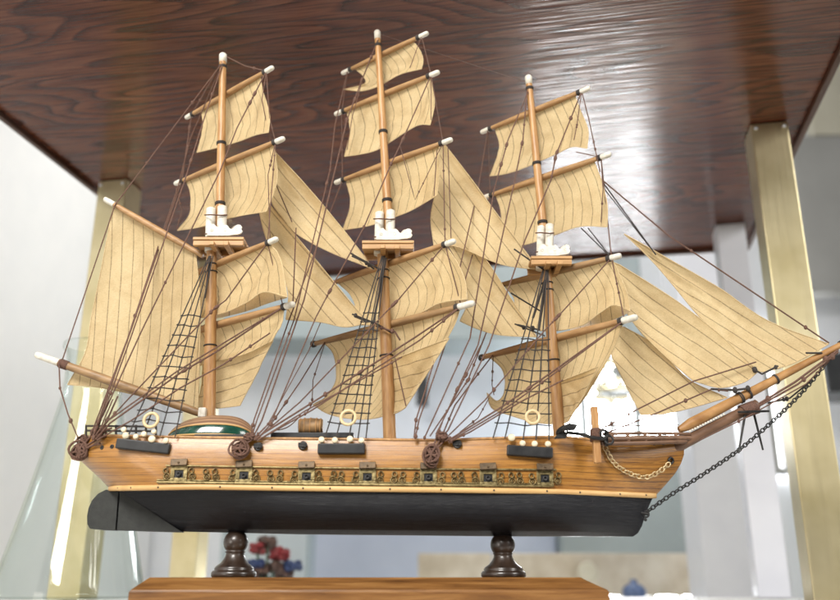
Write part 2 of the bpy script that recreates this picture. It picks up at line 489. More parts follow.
# small stem end
wale = mb.build('wale_strip', M['wale'], hull)
mb = MB()
for u in (118, 131, 158, 220, 272, 303, 330, 390, 441, 494, 547, 580, 620, 646):
    # nail heads in the wale
    v = interp(wale_v, u); b = .046 * plan_up((u - 109) / (656 - 109), 1) if 109 < u < 656 else .02
    s_ = (u - 109) / 547.0; s_ = max(.001, min(.999, s_))
    b = .046 * plan_up(s_, 1)
    mb.ball(P(u, v, YC - b - .0022), .0009, 6)
mb.build('nail_heads', M['iron'], wale)

# lower hull
def lv(m_):
    return m_
lo_levels = [
 (112, 0, 653, 0, [(112, 490), (200, 488.5), (300, 490), (440, 491.5), (550, 493), (653, 497)], .0448),
 (130, 0, 649, 0, [(130, 500), (250, 500), (440, 503), (550, 504), (649, 506)], .0445),
 (148, 0, 645, 0, [(148, 511), (250, 510), (440, 513), (550, 514), (645, 516)], .0425),
 (164, 0, 642, 0, [(164, 521.5), (250, 520), (440, 522), (550, 523), (642, 526)], .036),
 (176, 0, 638, 0, [(176, 529), (250, 529), (440, 530.5), (550, 531), (638, 533)], .022),
 (182, 0, 633, 0, [(182, 531.5), (300, 534), (500, 536), (633, 536.5)], .003)]
near2, far2, UV2 = waterlines(lo_levels, plan_lo, 56)
mb = MB(); mb.grid(near2, UV2); mb.grid([list(reversed(r)) for r in far2], [list(reversed(r)) for r in UV2])
mb.grid([near2[-1], far2[-1]])
for col in (0, -1):   # close the ends
    G = [[a[col], b[col]] for a, b in zip(near2, far2)]
    mb.grid(G)
lower = mb.build('lower_hull', M['hull_black'], ship)
# deadwood and rudder
def flat(poly, Y0, th):
    return MB().prism([P(u, v, Y0 - th / 2) for u, v in poly], (0, th, 0))
flat([(120, 491), (182, 532), (117, 530)], YC, .010).build('deadwood', M['rudder'], lower)
rud = [(118.3, 491), (115.2, 530)] + [(110, 530), (100, 529.5), (90, 528.5), (87.3, 524), (87, 516), (88.5, 508), (92, 500), (98, 493.5), (106, 489.5)]
flat(rud, YC, .010).build('rudder', M['rudder'], ship)

# ---- helper for hull side points
def side_b(u, v):
    t = max(0, min(1, (v - interp(rail_v, u)) / (interp(wale_v, u) - interp(rail_v, u))))
    ul = interp([(0, 84), (.18, 77), (.3, 75), (.45, 80), (.62, 89), (.82, 100), (1, 109)], t)
    ur = interp([(0, 682), (.18, 684), (.3, 684), (.45, 681), (.62, 675), (.82, 665), (1, 656)], t)
    B = interp([(0, .0435), (.18, .0452), (.3, .046), (.45, .0467), (.62, .047), (.82, .0467), (1, .046)], t)
    # invert cosine spacing is not needed: plan depends on s only
    s = max(.001, min(.999, (u - ul) / (ur - ul)))
    return B * plan_up(s, t)
def H(u, v, out=0.0):
    return P(u, v, YC - side_b(u, v) - out)

# ---- gallery rail with gun ports
ports = [(179, 473.5), (244, 475), (306.5, 476), (367.5, 476.5), (428.5, 477), (488, 477.5), (545, 478)]
mb = MB()
mb.tube([H(u, interp([(170, 465.5), (300, 467.5), (440, 469), (556, 469.5)], u), .0012) for u in range(166, 557, 6)], .0008, 6)
bot = lambda u: interp([(156, 482), (300, 484), (440, 485), (558, 486)], u)
mb.tube([H(u, bot(u), .0014) for u in range(157, 559, 6)], .0012, 6)
mb.tube([H(u, bot(u) - 2.2, .001) for u in range(157, 559, 6)], .0006, 6)
gal = mb.build('gallery_rail', M['brass_old'], ship)
px = .00088
def scroll(u, v):
    mb = MB(); u += random.uniform(-.7, .7); v += random.uniform(-.5, .5)
    c = H(u, v + 3.2, .0012); ax = (random.uniform(-.25, .25), 1, random.uniform(-.25, .25))
    mb.torus(c, ax, 3.0 * px, .75 * px, 16, 6)
    mb.torus(H(u, v + 3.4, .0014), ax, 1.1 * px, .6 * px, 10, 6)
    mb.torus(H(u + random.choice((-1, 1)) * 1.0, v - 2.6, .0012), ax, 2.4 * px, .7 * px, 14, 6)
    mb.ball(H(u, v - 2.4, .0014), .6 * px, 6)
    mb.build('scroll_ornament', M['scroll'], gal)
for i, (u, v) in enumerate(ports):
    mb = MB()
    c = H(u, v, .0010)
    w, h = 16.5 * px, 15 * px
    # frame plate with a square opening made of four bars, bevelled
    for dx, dz, sx, sz in ((0, .5, w, 4.2 * px), (0, -.5, w, 3.4 * px)):
        mb.box(c + Vector((0, 0, dz * (h - sz))), (sx, .0016, sz), bev=.0003)
    for sgn in (-1, 1):
        mb.box(c + Vector((sgn * (w / 2 - 2 * px), 0, -.2 * px)), (4 * px, .0014, h - 7.9 * px), bev=.0003)
    for sx_ in (-1, 1):
        for sz_ in (-1, 1): mb.ball(c + Vector((sx_ * w * .4, -.001, sz_ * h * .4)), .7 * px, 6)
    gp = mb.build('gun_port', M['brass_old'], ship)
    MB().box(c + Vector((0, .0006, -.3 * px)), (w * .6, .001, h * .6)).build('port_recess', M['black'], gp)
    cm = c + Vector((0, -.0008, -.4 * px))
    MB().lathe([(0, -.002), (2.2 * px, -.002), (2.6 * px, .0004), (2.6 * px, .0016), (1.3 * px, .0018), (1.2 * px, .0004), (0, .0003)], cm, (0, -1, 0), 12).build('cannon_muzzle', M['iron'], gp)
    lc = H(u, v - 11.2, .0030)
    R = Matrix.Rotation(math.radians(random.uniform(-22, -8)), 3, 'X') @ Matrix.Rotation(math.radians(random.uniform(-3, 3)), 3, 'Y')
    MB().box(lc, (16 * px, .0022, 7 * px), R, bev=.0004).ball(lc + Vector((0, -.0014, -.4 * px)), 1.2 * px, 8).build('port_lid', M['bronze'], gp)
    scroll(u - 12.5, v); scroll(u + 12.5, v)
    if i < 6:
        um = (u + ports[i + 1][0]) / 2
        scroll(um - 4.2, v + .4); scroll(um + 4.2, v + .4)

# ---- masts
def mastseg(a, b, r0, r1, Y0=YC, Y1=None, k=14):
    A = P(*a, Y0); B = P(*b, Y1 if Y1 else Y0)
    n = k
    return [A.lerp(B, i / n) for i in range(n + 1)], [r0 + (r1 - r0) * i / n for i in range(n + 1)]
def mast(lower_pts, upper_pts, rl, ru, name_label=None, plat=None, caps=None, orn=None):
    mb = MB()
    pts, rs = mastseg(*lower_pts, *rl); mb.tube(pts, rs, 14)
    pts2, rs2 = mastseg(*upper_pts, *ru, YC, YC); mb.tube(pts2, rs2, 14)
    mo = mb.build('mast', M['spar'], ship)
    d = (pts2[-1] - pts2[0]).normalized()
    e = pts2[-1]
    MB().lathe([(0, -.008), (ru[1] * 1.08, -.008), (ru[1] * 1.12, .001), (ru[1] * .8, .0026), (0, .003)], e, d, 14).build('mast_tip', M['bone'], mo)
    # rope bands round the topmast
    for t in (.18, .5, .93):
        mb = MB()
        p = pts2[0].lerp(pts2[-1], t); r = ru[0] + (ru[1] - ru[0]) * t
        for q in range(3): mb.torus(p + d * (q * .0011), d, r + .0003, .0006, 14, 6)
        mb.build('rope_band', M['rope_dark'], mo)
    for t in (.42, .80, .84):
        p = pts[0].lerp(pts[-1], t); r = rl[0] + (rl[1] - rl[0]) * t
        MB().torus(p, d, r + .0004, .0007, 14, 6).build('rope_band', M['rope_dark'], mo)
    return mo, pts2, pts
def crosstree(mo, ul, ur, vt, vb, capl, capr, vct, vcb):
    # wooden platform in bow-stern direction with two cheeks, white doubling posts, scalloped white bracket
    c0 = P(ul, (vt + vb) / 2, YC - .016); c1 = P(ur, (vt + vb) / 2, YC - .016)
    zc = (c0.z + c1.z) / 2; L = c1.x - c0.x; xc = (c0.x + c1.x) / 2
    mb = MB()
    mb.box((xc, YC, zc + .0022), (L, .036, .0030), bev=.0006)
    mb.box((xc, YC - .014, zc - .0022), (L * .99, .0055, .0052), bev=.0006)
    mb.box((xc, YC + .014, zc - .0022), (L * .99, .0055, .0052), bev=.0006)
    mb.box((xc + L * .18, YC, zc - .0048), (.005, .046, .0045), bev=.0006)
    mb.box((xc - L * .1, YC, zc - .0046), (.005, .046, .0040), bev=.0006)
    pl = mb.build('top_platform', M['platform'], mo)
    mb = MB()
    for (u0, u1), dv, yy in ((capl, 0, YC - .004), (capr, -2, YC - .010)):
        r = (u1 - u0) / 2 * .00092
        a = P((u0 + u1) / 2, vcb, yy); b = P((u0 + u1) / 2 + .6, vct + dv, yy)
        mb.tube([a, a.lerp(b, .5), b, b + (b - a).normalized() * .001], [r, r, r * .96, r * .6], 14)
    r = (capl[1] - capl[0]) / 2 * .00092
    # lower stub below the platform
    a = P((capl[0] + capl[1]) / 2, vb + 6, YC); b = P((capl[0] + capl[1]) / 2, vb - 3, YC); mb.tube([a, b], r * 1.12, 14)
    cap_o = mb.build('mast_cap', M['bone'], mo)
    for vv in (vct + 6, vb - 12):
        MB().tube([P(capl[0] - .3, vv, YC - .010), P((capl[0] + capl[1]) / 2, vv - .3, YC - .0165), P((capr[0] + capr[1]) / 2, vv + .4, YC - .0165), P(capr[1] + .3, vv, YC - .012)], .0007, 6).build('cap_lashing', M['rope'], mo)
    # scalloped bracket leaning out to the bow
    x0 = capl[0] + 2; x1 = ur - 2
    w = x1 - x0
    yb = vt - .5
    pr_ = [(0, 0), (.02, 8), (.10, 11), (.20, 11.5), (.27, 9), (.33, 8.2), (.40, 10), (.47, 10), (.55, 10.8), (.60, 9.4), (.64, 7.4), (.69, 6.2), (.75, 7.2), (.81, 9.8), (.88, 11), (.95, 10.6), (1.0, 8.6), (.97, 6.8), (1.01, 4.6), (.96, 2.2), (.86, 1.0), (.72, .6), (.62, 0)]
    MB().prism([P(x0 + a * w * .86 + 1.5, yb - h_ * .92, YC + .010) for a, h_ in pr_], (0, .0024, 0)).build('mast_bracket', M['bone'], mo)
    mb = MB(); mb.prism([P(x0 + a * w, yb - h_, YC - .0175) for a, h_ in pr_], (0, .0024, 0))
    for a, h_ in ((.14, 5.5), (.52, 6), (.86, 6.4)): mb.torus(P(x0 + a * w, yb - h_, YC - .0176), (0, 1, 0), .0013, .0004, 12, 6)
    mb.build('mast_bracket', M['bone'], mo)

mz, mz_top, mz_low = mast(((209, 432), (212, 235)), ((219.5, 240), (223, 56)), (.0060, .0050), (.0046, .0037))
crosstree(mz, 193, 244, 236, 246, (205, 216), (216.5, 227), 209, 238)
mn, mn_top, mn_low = mast(((390, 446), (382, 240)), ((389.5, 242), (377.3, 33)), (.0062, .0052), (.0047, .0032))
crosstree(mn, 362, 414, 240, 249, (374, 384), (385, 395), 213, 240)
fo, fo_top, fo_low = mast(((560, 442), (545, 255)), ((546, 258), (528.5, 78)), (.0056, .0048), (.0045, .0034))
crosstree(fo, 531, 572, 256, 264, (536, 545), (544.5, 553.5), 227, 257)

# ---- yards and square sails
TIP = {}; YPL = {}; FOLD = {}
def solve_yard(L, R, Ymid):
    dl, dr = ray(*L), ray(*R)
    # tl*dl.z = tr*dr.z ; mean of Y = Ymid
    k = dr.z / dl.z
    tr = 2 * Ymid / (dr.y + dl.y * k); tl = tr * k
    return CAM + dl * tl, CAM + dr * tr
def yard(key, L, R, r=.0032, tips='LR', tipl=.0095, dark=False, Ymid=YC + .006):
    A, B = solve_yard(L, R, Ymid)
    e = (B - A).normalized()
    n = Vector((-e.y, e.x, 0)).normalized()
    if n.y < 0: n = -n
    k = 12; Lh = (B - A).length
    t0 = tipl / Lh if 'L' in tips else 0; t1 = 1 - (tipl / Lh if 'R' in tips else 0)
    pts = [A.lerp(B, t0 + (t1 - t0) * i / k) for i in range(k + 1)]
    rs = [r * (.72 + .38 * math.sin(math.pi * i / k)) for i in range(k + 1)]
    yo = MB().tube(pts, rs, 10).build('yard', M['boom'] if dark else M['yard'], ship)
    for ch, p, q in (('L', A, pts[0]), ('R', B, pts[-1])):
        if ch in tips:
            d = (p - q).normalized(); rt = r * .86
            MB().lathe([(0, -.0015), (rt, -.0014), (rt * 1.05, 0), (rt * 1.02, tipl * .8), (rt * .8, tipl * .97), (0, tipl)], q, d, 12).build('yard_tip', M['bone'], yo)
        w = MB()
        d = (p - q).normalized() if (p - q).length > 1e-6 else e
        for z in range(4): w.torus(q - d * (.002 + z * .0010), d, r * .82, .0007, 12, 6)
        w.build('rope_lashing', M['rope_dark'], yo)
    TIP[key + 'L'] = A.lerp(B, .07); TIP[key + 'R'] = A.lerp(B, .93); TIP[key + 'C'] = A.lerp(B, .5)
    for i in range(11): TIP['%s%d' % (key, i)] = A.lerp(B, i / 10)
    YPL[key] = (A + n * .0025, n, e)
    return yo

def hem(mb, pts, r=.00055):
    mb.tube(pts, r, 5, 1)
def patch(top, left, bottom, right, proj, n, amp, nseam, name, label=None, curl=0, ns=26, nt_=22, seamdir=None, seamsp=11, phase=0.0, edge=.35, wr=.0011):
    """Coons patch in picture units, thrown on the sail's plane by proj, then bellied along n."""
    V2 = lambda L: [Vector((a, b, 0)) for a, b in L]
    T = catmull(V2(top), ns); Bm = catmull(V2(bottom), ns); Lf = catmull(V2(left), nt_); Rt = catmull(V2(right), nt_)
    G = []; UVs = []
    ph = random.uniform(0, 6)
    for j in range(nt_):
        t = j / (nt_ - 1); row = []; uvr = []
        for i in range(ns):
            s = i / (ns - 1)
            p = T[i] * (1 - t) + Bm[i] * t + Lf[j] * (1 - s) + Rt[j] * s - (T[0] * (1 - s) * (1 - t) + T[-1] * s * (1 - t) + Bm[0] * (1 - s) * t + Bm[-1] * s * t)
            q = proj(p.x, p.y)
            belly = math.sin(math.pi * min(1, .04 + .96 * s)) ** .8 * math.sin(math.pi * t ** .85) ** .9
            fr_ = math.sin(math.pi * t) * (math.sin(math.pi * s) * .7 + .3)
            wrinkle = wr * fr_ * (.8 * math.sin(s * 13 + ph + 4.5 * t) + .8 * math.sin(t * 9 + ph * 2 + 5 * s) + .5 * math.sin((s - t) * 21 + ph * 3) + .35 * math.sin((s + t) * 31 + ph * 5))
            q = q + n * (amp * belly + wrinkle)
            if curl: q = q + n * (curl * max(0, t - .8) ** 2 * 25)
            row.append(q)
            if seamdir:
                c, s_ = math.cos(seamdir), math.sin(seamdir)
                uvr.append(((-p.x * s_ + p.y * c) / seamsp + phase, (p.x * c + p.y * s_) / 60))
            else:
                uvr.append((s * nseam + .5 + .0, t))
        G.append(row); UVs.append(uvr)
    mb = MB(); mb.grid(G, UVs)
    if name != 'square_sail' or True:
        hem(mb, [r[0] for r in G]); hem(mb, [r[-1] for r in G]); hem(mb, G[-1]); hem(mb, G[0])
    ob = mb.build(name, [M['sail'], M['hem']], ship)
    if label: ob['label'] = label
    return ob
def sqsail(key, top, left, bottom, right, amp=.0045, nseam=10, curl=0, off=0, wr=.0011):
    p0, n, e = YPL[key]
    p0 = p0 + n * off
    FOLD[key] = patch(top, left, bottom, right, lambda u, v: PP(u, v, p0, n), n, amp, nseam, 'square_sail', curl=curl, wr=wr)
    return FOLD[key]

# mizzen
yard('z1', (186, 118), (273, 67.5), .0030)
sqsail('z1', [(201, 110), (260, 75.5)], [(201, 110), (202.5, 128), (197, 152.5)], [(197, 152.5), (220, 147), (240, 141), (256, 135), (268.5, 132.5)], [(260, 75.5), (263, 92), (269.5, 114), (268.5, 132.5)], nseam=8)
yard('z2', (175, 184), (284, 138.5), .0032)
sqsail('z2', [(186, 180.5), (274, 144)], [(186, 180.5), (190, 194), (189, 214), (177.5, 230.5)], [(177.5, 230.5), (200, 227), (235, 217), (266.5, 211.5)], [(274, 144), (276, 160), (277, 183), (266.5, 211.5)], nseam=10)
yard('z3', (160, 288), (277, 239), .0032, tips='R')
sqsail('z3', [(170, 285), (268, 243.5)], [(170, 285), (176, 300), (172, 322)], [(172, 322), (218, 314.5), (246, 303), (264, 292), (287, 297)], [(268, 243.5), (277, 252), (283, 268), (287, 297)], amp=.007, nseam=10)
yard('z4', (158, 341), (294, 304), .0034, tips='R')
sqsail('z4', [(168, 340), (284, 309.5)], [(168, 340), (172, 360), (170, 374)], [(170, 374), (213, 362), (245, 354), (272, 341)], [(284, 309.5), (281, 324), (272, 341)], amp=.006, nseam=12)
# main
yard('m1', (342, 73.5), (428, 33), .0029)
sqsail('m1', [(355, 69), (413, 41.5)], [(355, 69), (363, 76), (364, 84), (343.5, 89.5)], [(343.5, 89.5), (362, 91), (379, 86), (400, 74.5), (421.5, 69)], [(413, 41.5), (419, 49), (423, 59), (421.5, 69)], amp=.005, nseam=8)
yard('m2', (335, 114.5), (439, 72), .0031)
sqsail('m2', [(347, 111.5), (430, 77.5)], [(347, 111.5), (349.5, 132), (344.5, 156.5)], [(344.5, 156.5), (362, 154), (379, 149), (404, 133), (419, 125), (430, 125)], [(430, 77.5), (434, 92), (434, 108), (430, 125)], nseam=9)
yard('m3', (335, 183), (452, 139.5), .0031)
sqsail('m3', [(346, 181), (438, 146.5)], [(346, 181), (350, 203), (343, 230)], [(343, 230), (370, 225.5), (395, 217), (412, 210), (437, 195.5)], [(438, 146.5), (440, 170), (437, 195.5)], nseam=10)
yard('m4', (330, 284), (455, 241), .0032, tips='R')
sqsail('m4', [(338, 283), (446, 246)], [(338, 283), (349, 294), (354, 308), (350, 324)], [(350, 324), (372, 325), (393, 321), (420, 313), (440, 303), (467, 299)], [(446, 246), (458, 264), (465, 282), (467, 299)], amp=.009, nseam=12)
yard('m5', (316, 343.5), (474, 303), .0036, tips='R', tipl=.016, dark=True)
sqsail('m5', [(324, 343), (460, 308)], [(324, 343), (333, 354), (335, 378), (326, 396), (313, 404.5)], [(313, 404.5), (328, 413.5), (350, 418.5), (376, 418), (404, 408)], [(460, 308), (453, 328), (432, 364), (404, 408)], amp=.007, nseam=13)
# fore
yard('f1', (481, 132.5), (590, 88), .0031)
sqsail('f1', [(495, 128.5), (575, 96)], [(495, 128.5), (499, 148), (490, 176)], [(490, 176), (505, 174), (524, 168), (556, 154), (572, 147), (587, 148.5)], [(575, 96), (581, 112), (588, 130), (587, 148.5)], nseam=9)
yard('f2', (482, 198.5), (611, 154), .0032)
sqsail('f2', [(496, 195.5), (594, 161.5)], [(496, 195.5), (501, 214), (499, 244)], [(499, 244), (523, 245), (552, 236), (580, 226.5), (607, 227)], [(594, 161.5), (602, 182), (607, 205), (607, 227)], nseam=11)
yard('f3', (497, 286), (621, 255.5), .0033, tips='R', dark=True)
sqsail('f3', [(504, 285.5), (612, 259)], [(504, 285.5), (514, 300), (512, 322)], [(512, 322), (545, 331), (580, 326), (600, 313), (614, 305), (630, 311)], [(612, 259), (621, 278), (628, 296), (630, 311)], amp=.008, nseam=12)
yard('f4', (484, 357), (637, 317), .0036, tips='R', tipl=.014)
sqsail('f4', [(490, 357.5), (623, 322.5)], [(490, 357.5), (502, 370), (504, 390), (497, 401), (487, 393)], [(487, 393), (492, 408), (510, 415), (530, 421), (552, 424), (568, 421)], [(623, 322.5), (614, 348), (592, 386), (568, 421)], amp=.007, nseam=13)

def fold(sail, key, top, bottom, depth=.018):
    p0, n, e = YPL[key]
    V2 = lambda L: [Vector((a, b, 0)) for a, b in L]
    T = catmull(V2(top), 20); Bm = catmull(V2(bottom), 20)
    G = []; UVs = []
    for j in range(6):
        t = j / 5
        G.append([PP(a.x + (b.x - a.x) * t, a.y + (b.y - a.y) * t, p0 + n * (depth * t), n) for a, b in zip(T, Bm)])
        UVs.append([(i * .3, t * .2) for i in range(20)])
    MB().grid(G, UVs).build('sail_fold', M['sail'], sail)
fold(FOLD['z3'], 'z3', [(200, 317), (218, 314.5), (246, 303), (264, 292), (287, 297)], [(200, 318), (218, 318), (246, 311.5), (268, 303.5), (287, 298)])
fold(FOLD['m4'], 'm4', [(385, 323), (400, 319.5), (420, 313), (440, 303), (467, 299)], [(385, 325), (404, 323), (424, 319), (446, 312), (467, 301)])
fold(FOLD['f3'], 'f3', [(570, 328), (585, 324), (600, 313), (614, 305), (630, 311)], [(570, 330), (588, 327), (604, 323), (618, 318), (630, 312)])
# ---- fore-and-aft sails (luff, leech from head; foot)
def fasail(name, head_l, luff, leech, foot, Y=YC, yaw=0.0, amp=.010, seam=0.6, sp=11, label=None, off=None, n=None, wr=.0013):
    """luff runs head->tack, leech runs head->clew, foot runs clew->tack"""
    nn = n or Vector((math.sin(yaw), math.cos(yaw), 0))
    if off is None:
        uc = sum(p[0] for p in luff + leech) / len(luff + leech); vc = sum(p[1] for p in luff + leech) / len(luff + leech)
        p0 = P(uc, vc, Y)
    else: p0 = off
    return patch(head_l, leech, foot, luff, lambda u, v: PP(u, v, p0, nn), nn, amp, 0, name, label, seamdir=seam, seamsp=sp, wr=wr)

# spanker between gaff and boom
fasail('spanker_sail', [(113, 208), (196, 254.5)], [(196, 254.5), (200, 300), (199.5, 360), (198, 409)], [(113, 208), (103, 255), (91, 315), (85, 352), (67.5, 384.5)], [(67.5, 384.5), (100, 388), (145, 398), (198, 411)], seam=math.radians(94), sp=10.5, amp=.012, Y=YC + .004)
A = P(104.5, 199, YC - .003); B = P(203, 256, YC)
gaff = MB().tube([A.lerp(B, .09 + .91 * i / 10) for i in range(11)], [.0026 + .0008 * math.sin(math.pi * i / 10) for i in range(11)], 10).build('gaff', M['yard'], ship)
MB().tube([A, A.lerp(B, .02), A.lerp(B, .10)], [.0022, .0029, .0029], 10).build('spar_tip', M['bone'], gaff)
A = P(36, 354.5, YC - .006); B = P(201, 413.5, YC - .003)
boom = MB().tube([A.lerp(B, .14 + .86 * i / 12) for i in range(13)], [.0036 + .0008 * math.sin(math.pi * i / 12) for i in range(13)], 10).build('boom', M['boom'], ship)
MB().tube([A, A.lerp(B, .01), A.lerp(B, .15)], [.0026, .0034, .0036], 10).build('spar_tip', M['bone'], boom)
mb = MB(); d = (B - A).normalized()
for k in range(7): mb.torus(A.lerp(B, .15) + d * (k * .0012), d, .0038, .0008, 14, 6)
mb.build('rope_lashing', M['rope'], boom)
c = P(203, 413, YC - .006); MB().box(c, (.007, .010, .009), bev=.001).build('boom_jaw', M['bone'], boom)

# staysails between mizzen and main
dl = math.radians(49)
fasail('staysail', [(271, 150), (276, 153)], [(276, 153), (310, 190), (345, 232), (374, 269.5)], [(271, 150), (273, 175), (271, 200), (289, 226)], [(289, 226), (300, 236), (330, 252), (374, 269.5)], seam=dl, amp=.010, Y=YC + .006, sp=11)
fasail('staysail', [(259, 211), (270, 205)], [(270, 205), (296, 236), (334, 282), (368, 323)], [(259, 211), (266, 238), (280, 268), (288, 292), (286, 319.5)], [(286, 319.5), (320, 322), (345, 327), (368, 323)], seam=dl, amp=.013, Y=YC + .010, sp=13)
# between main and fore
fasail('staysail', [(439, 144), (445, 145)], [(445, 145), (472, 180), (506, 226), (539.5, 270)], [(439, 144), (438, 180), (431, 215), (434, 246)], [(434, 246), (458, 247), (500, 264), (539.5, 270)], seam=math.radians(54), amp=.010, Y=YC + .006, sp=11)
fasail('staysail', [(449, 246), (462, 246)], [(462, 246), (484, 258), (512, 300), (537, 337)], [(449, 246), (463, 272), (468, 300), (460, 321)], [(460, 321), (478, 329), (500, 335), (537, 337)], seam=math.radians(54), amp=.012, Y=YC + .008, sp=13)
# jibs
fasail('jib_sail', [(624, 234), (628, 236)], [(628, 236), (672, 261), (722, 290), (768, 321), (828.5, 344)], [(624, 234), (648, 256), (672, 283), (703, 320), (731, 345), (750, 370)], [(750, 370), (765, 371.5), (796, 362), (828.5, 344)], seam=math.radians(33), amp=.006, sp=10, wr=.0014, Y=YC)
fasail('jib_sail', [(612, 262), (620, 265)], [(620, 265), (672, 298), (718, 333), (737, 351), (758, 371.5)], [(612, 262), (622, 302), (640, 330), (668, 358), (694, 381)], [(694, 381), (720, 387.5), (744, 382), (758, 371.5)], seam=math.radians(36), amp=.008, sp=11, Y=YC - .004)
fasail('jib_sail', [(612, 330), (624, 327)], [(624, 327), (650, 342), (674, 366), (692, 382), (727, 397.5)], [(612, 330), (612, 354), (626, 384), (641, 414.5)], [(641, 414.5), (662, 414), (690, 408), (727, 397.5)], seam=math.radians(42), amp=.008, sp=11, Y=YC + .004)
# triangular sails set below the lower yards, seams running across
def lowtri(key, luff, leech, foot, seam, off=-.006):
    p0, n, e = YPL[key]
    fasail('lower_staysail', [luff[0], leech[0]] if False else [leech[0], luff[0]], luff, leech, foot, off=p0 + n * off, n=n, amp=.006, seam=seam, sp=11)
lowtri('z4', [(273, 340.5), (258, 370), (240, 405.5)], [(203, 365), (200, 388), (196, 408)], [(196, 408), (218, 408), (240, 405.5)], math.radians(-18), off=.003)
lowtri('m5', [(449, 338.5), (427, 374), (405, 408)], [(383, 363), (384, 390), (384, 416)], [(384, 416), (396, 413), (405, 408)], math.radians(-16))
lowtri('f4', [(598, 367), (584, 394), (569, 421)], [(553, 384), (556, 402), (560, 424)], [(560, 424), (565, 423), (569, 421)], math.radians(-18))

# ---- bowsprit
A = P(679, 430, YC - .004); B = P(848, 341, YC)
M['boomsprit'] = simple('brown_boom_wood', (.22, .10, .03), (.42, .23, .085), 240, .45, stretch=(.2, 1, .3), bmp=.3)
js = MB().tube([A.lerp(B, i / 14) for i in range(15)], [.0030 if i == 0 else .0056 - .0028 * i / 14 for i in range(15)], 12).build('jib_boom', M['boomsprit'], ship)
d = (B - A).normalized()
for grp in ((.35, .36), (.40, .405), (.56, .565), (.955, .96, .965, .97, .975)):
    mb = MB()
    for t in grp: mb.torus(A.lerp(B, t), d, (.0060 - .0028 * t), .0007, 14, 6)
    mb.build('rope_band', M['rope_dark'], js)
A2 = P(672, 449, YC); B2 = P(757, 404, YC)
bs = MB().tube([A2.lerp(B2, i / 10) for i in range(11)] + [B2 + (B2 - A2).normalized() * .001], [.0058 - .0012 * i / 10 for i in range(11)] + [.003], 12).build('bowsprit', M['spar_dark'], ship)
# bead chain between the two spars
mb = MB()
for i in range(14):
    mb.ball(P(690 + i * 2.6, 431 - i * 1.28, YC - .009), .0011, 8)
mb.build('bead_chain', M['bone'], bs)
# martingale sticks and cross bar
mb = MB()
mb.tube([P(745, 415, YC - .004), P(738.5, 453, YC - .006)], [.0012, .0009], 8)
mb.tube([P(754, 414, YC + .004), P(763, 450, YC + .006)], [.0012, .0009], 8)
mb.tube([P(738, 412, YC - .008), P(769, 411, YC - .008)], .0011, 8)
mb.build('martingale', M['iron'], ship)
mb = MB()
for i in range(12): mb.torus(P(743 + i * 1.1, 411.5 - i * .4, YC), (.85, 0, .5), .0060, .0009, 12, 6)
mb.build('rope_lashing', M['rope'], bs)

# head rails at the bow
mb = MB()
mb.tube([P(601, 439, YC - .044), P(640, 438, YC - .034), P(672, 438, YC - .014), P(690, 438, YC - .004)], .0024, 8)
mb.tube([P(601, 443.5, YC - .045), P(640, 443, YC - .036), P(672, 442, YC - .016), P(686, 441.5, YC - .006)], .0019, 8)
mb.tube([P(603, 434, YC - .043), P(640, 433, YC - .033), P(672, 433.5, YC - .013), P(690, 434, YC - .004)], .0014, 8)
mb.tube([P(601, 439, YC + .044), P(640, 438, YC + .034), P(672, 438, YC + .014), P(690, 438, YC + .004)], .0024, 8)
for u in (612, 628, 645, 660, 676):
    yy = YC - interp([(601, .044), (640, .034), (672, .014), (690, .004)], u)
    mb.box(P(u, 438.5, yy), (.003, .0032, .010), bev=.0006)
hr = mb.build('head_rail', M['spar_dark'], ship)
mb = MB()
for u, v in ((654, 442), (675, 441.5), (663, 442)): mb.torus(H(u, v, .001), (0, 1, 0), .0022, .0007, 12, 6)
mb.build('fairlead', M['iron'], hr)

# ---- cathead post, anchor, chains
c0 = P(595, 407, YC - .045); c1 = P(596.5, 463, YC - .0475)
mb = MB(); w = .0032
R = Matrix.Identity(3)
mb.box((c0 + c1) / 2, (.0062, .0062, (c0.z - c1.z)), bev=.0007)
cat = mb.build('cathead', M['spar'], ship)
mb = MB()
for i in range(8): mb.torus(P(596, 430 + i * 1.5, YC - .046), (0, .1, 1), .0046, .0009, 12, 6)
mb.build('rope_lashing', M['rope'], cat)
mb = MB()
sh = [P(566, 432.5, YC - .050), P(580, 434, YC - .052), P(593, 437.5, YC - .052), P(606, 439, YC - .050)]
mb.tube(catmull(sh, 12), [.0016] * 12, 8)
arm = [P(577, 426, YC - .060), P(570, 425.5, YC - .057), P(562, 429, YC - .052), P(558, 433, YC - .048), P(559, 437, YC - .043)]
mb.tube(catmull(arm, 16), [.0010 + .0016 * math.sin(math.pi * i / 15) for i in range(16)], 8)
def fluke(c, d):
    c = Vector(c)
    mb.prism([c + Vector((-.007, 0, -.003)), c + Vector((-.001, 0, .0042)), c + Vector((.0065, 0, .0028)), c + Vector((.003, 0, -.0026))], d)
fluke(P(571, 427.5, YC - .061), (0, .003, .0006)); fluke(P(562, 435.5, YC - .050), (0, .003, .0006))
mb.tube([P(606, 431, YC - .046), P(606.5, 446, YC - .047)], .0017, 8)
mb.torus(P(609, 440, YC - .050), (0, 1, 0), .0036, .0010, 14, 6)
mb.torus(P(604, 434, YC - .050), (0, 1, .3), .0034, .0012, 14, 6)
mb.build('anchor', M['iron'], ship)

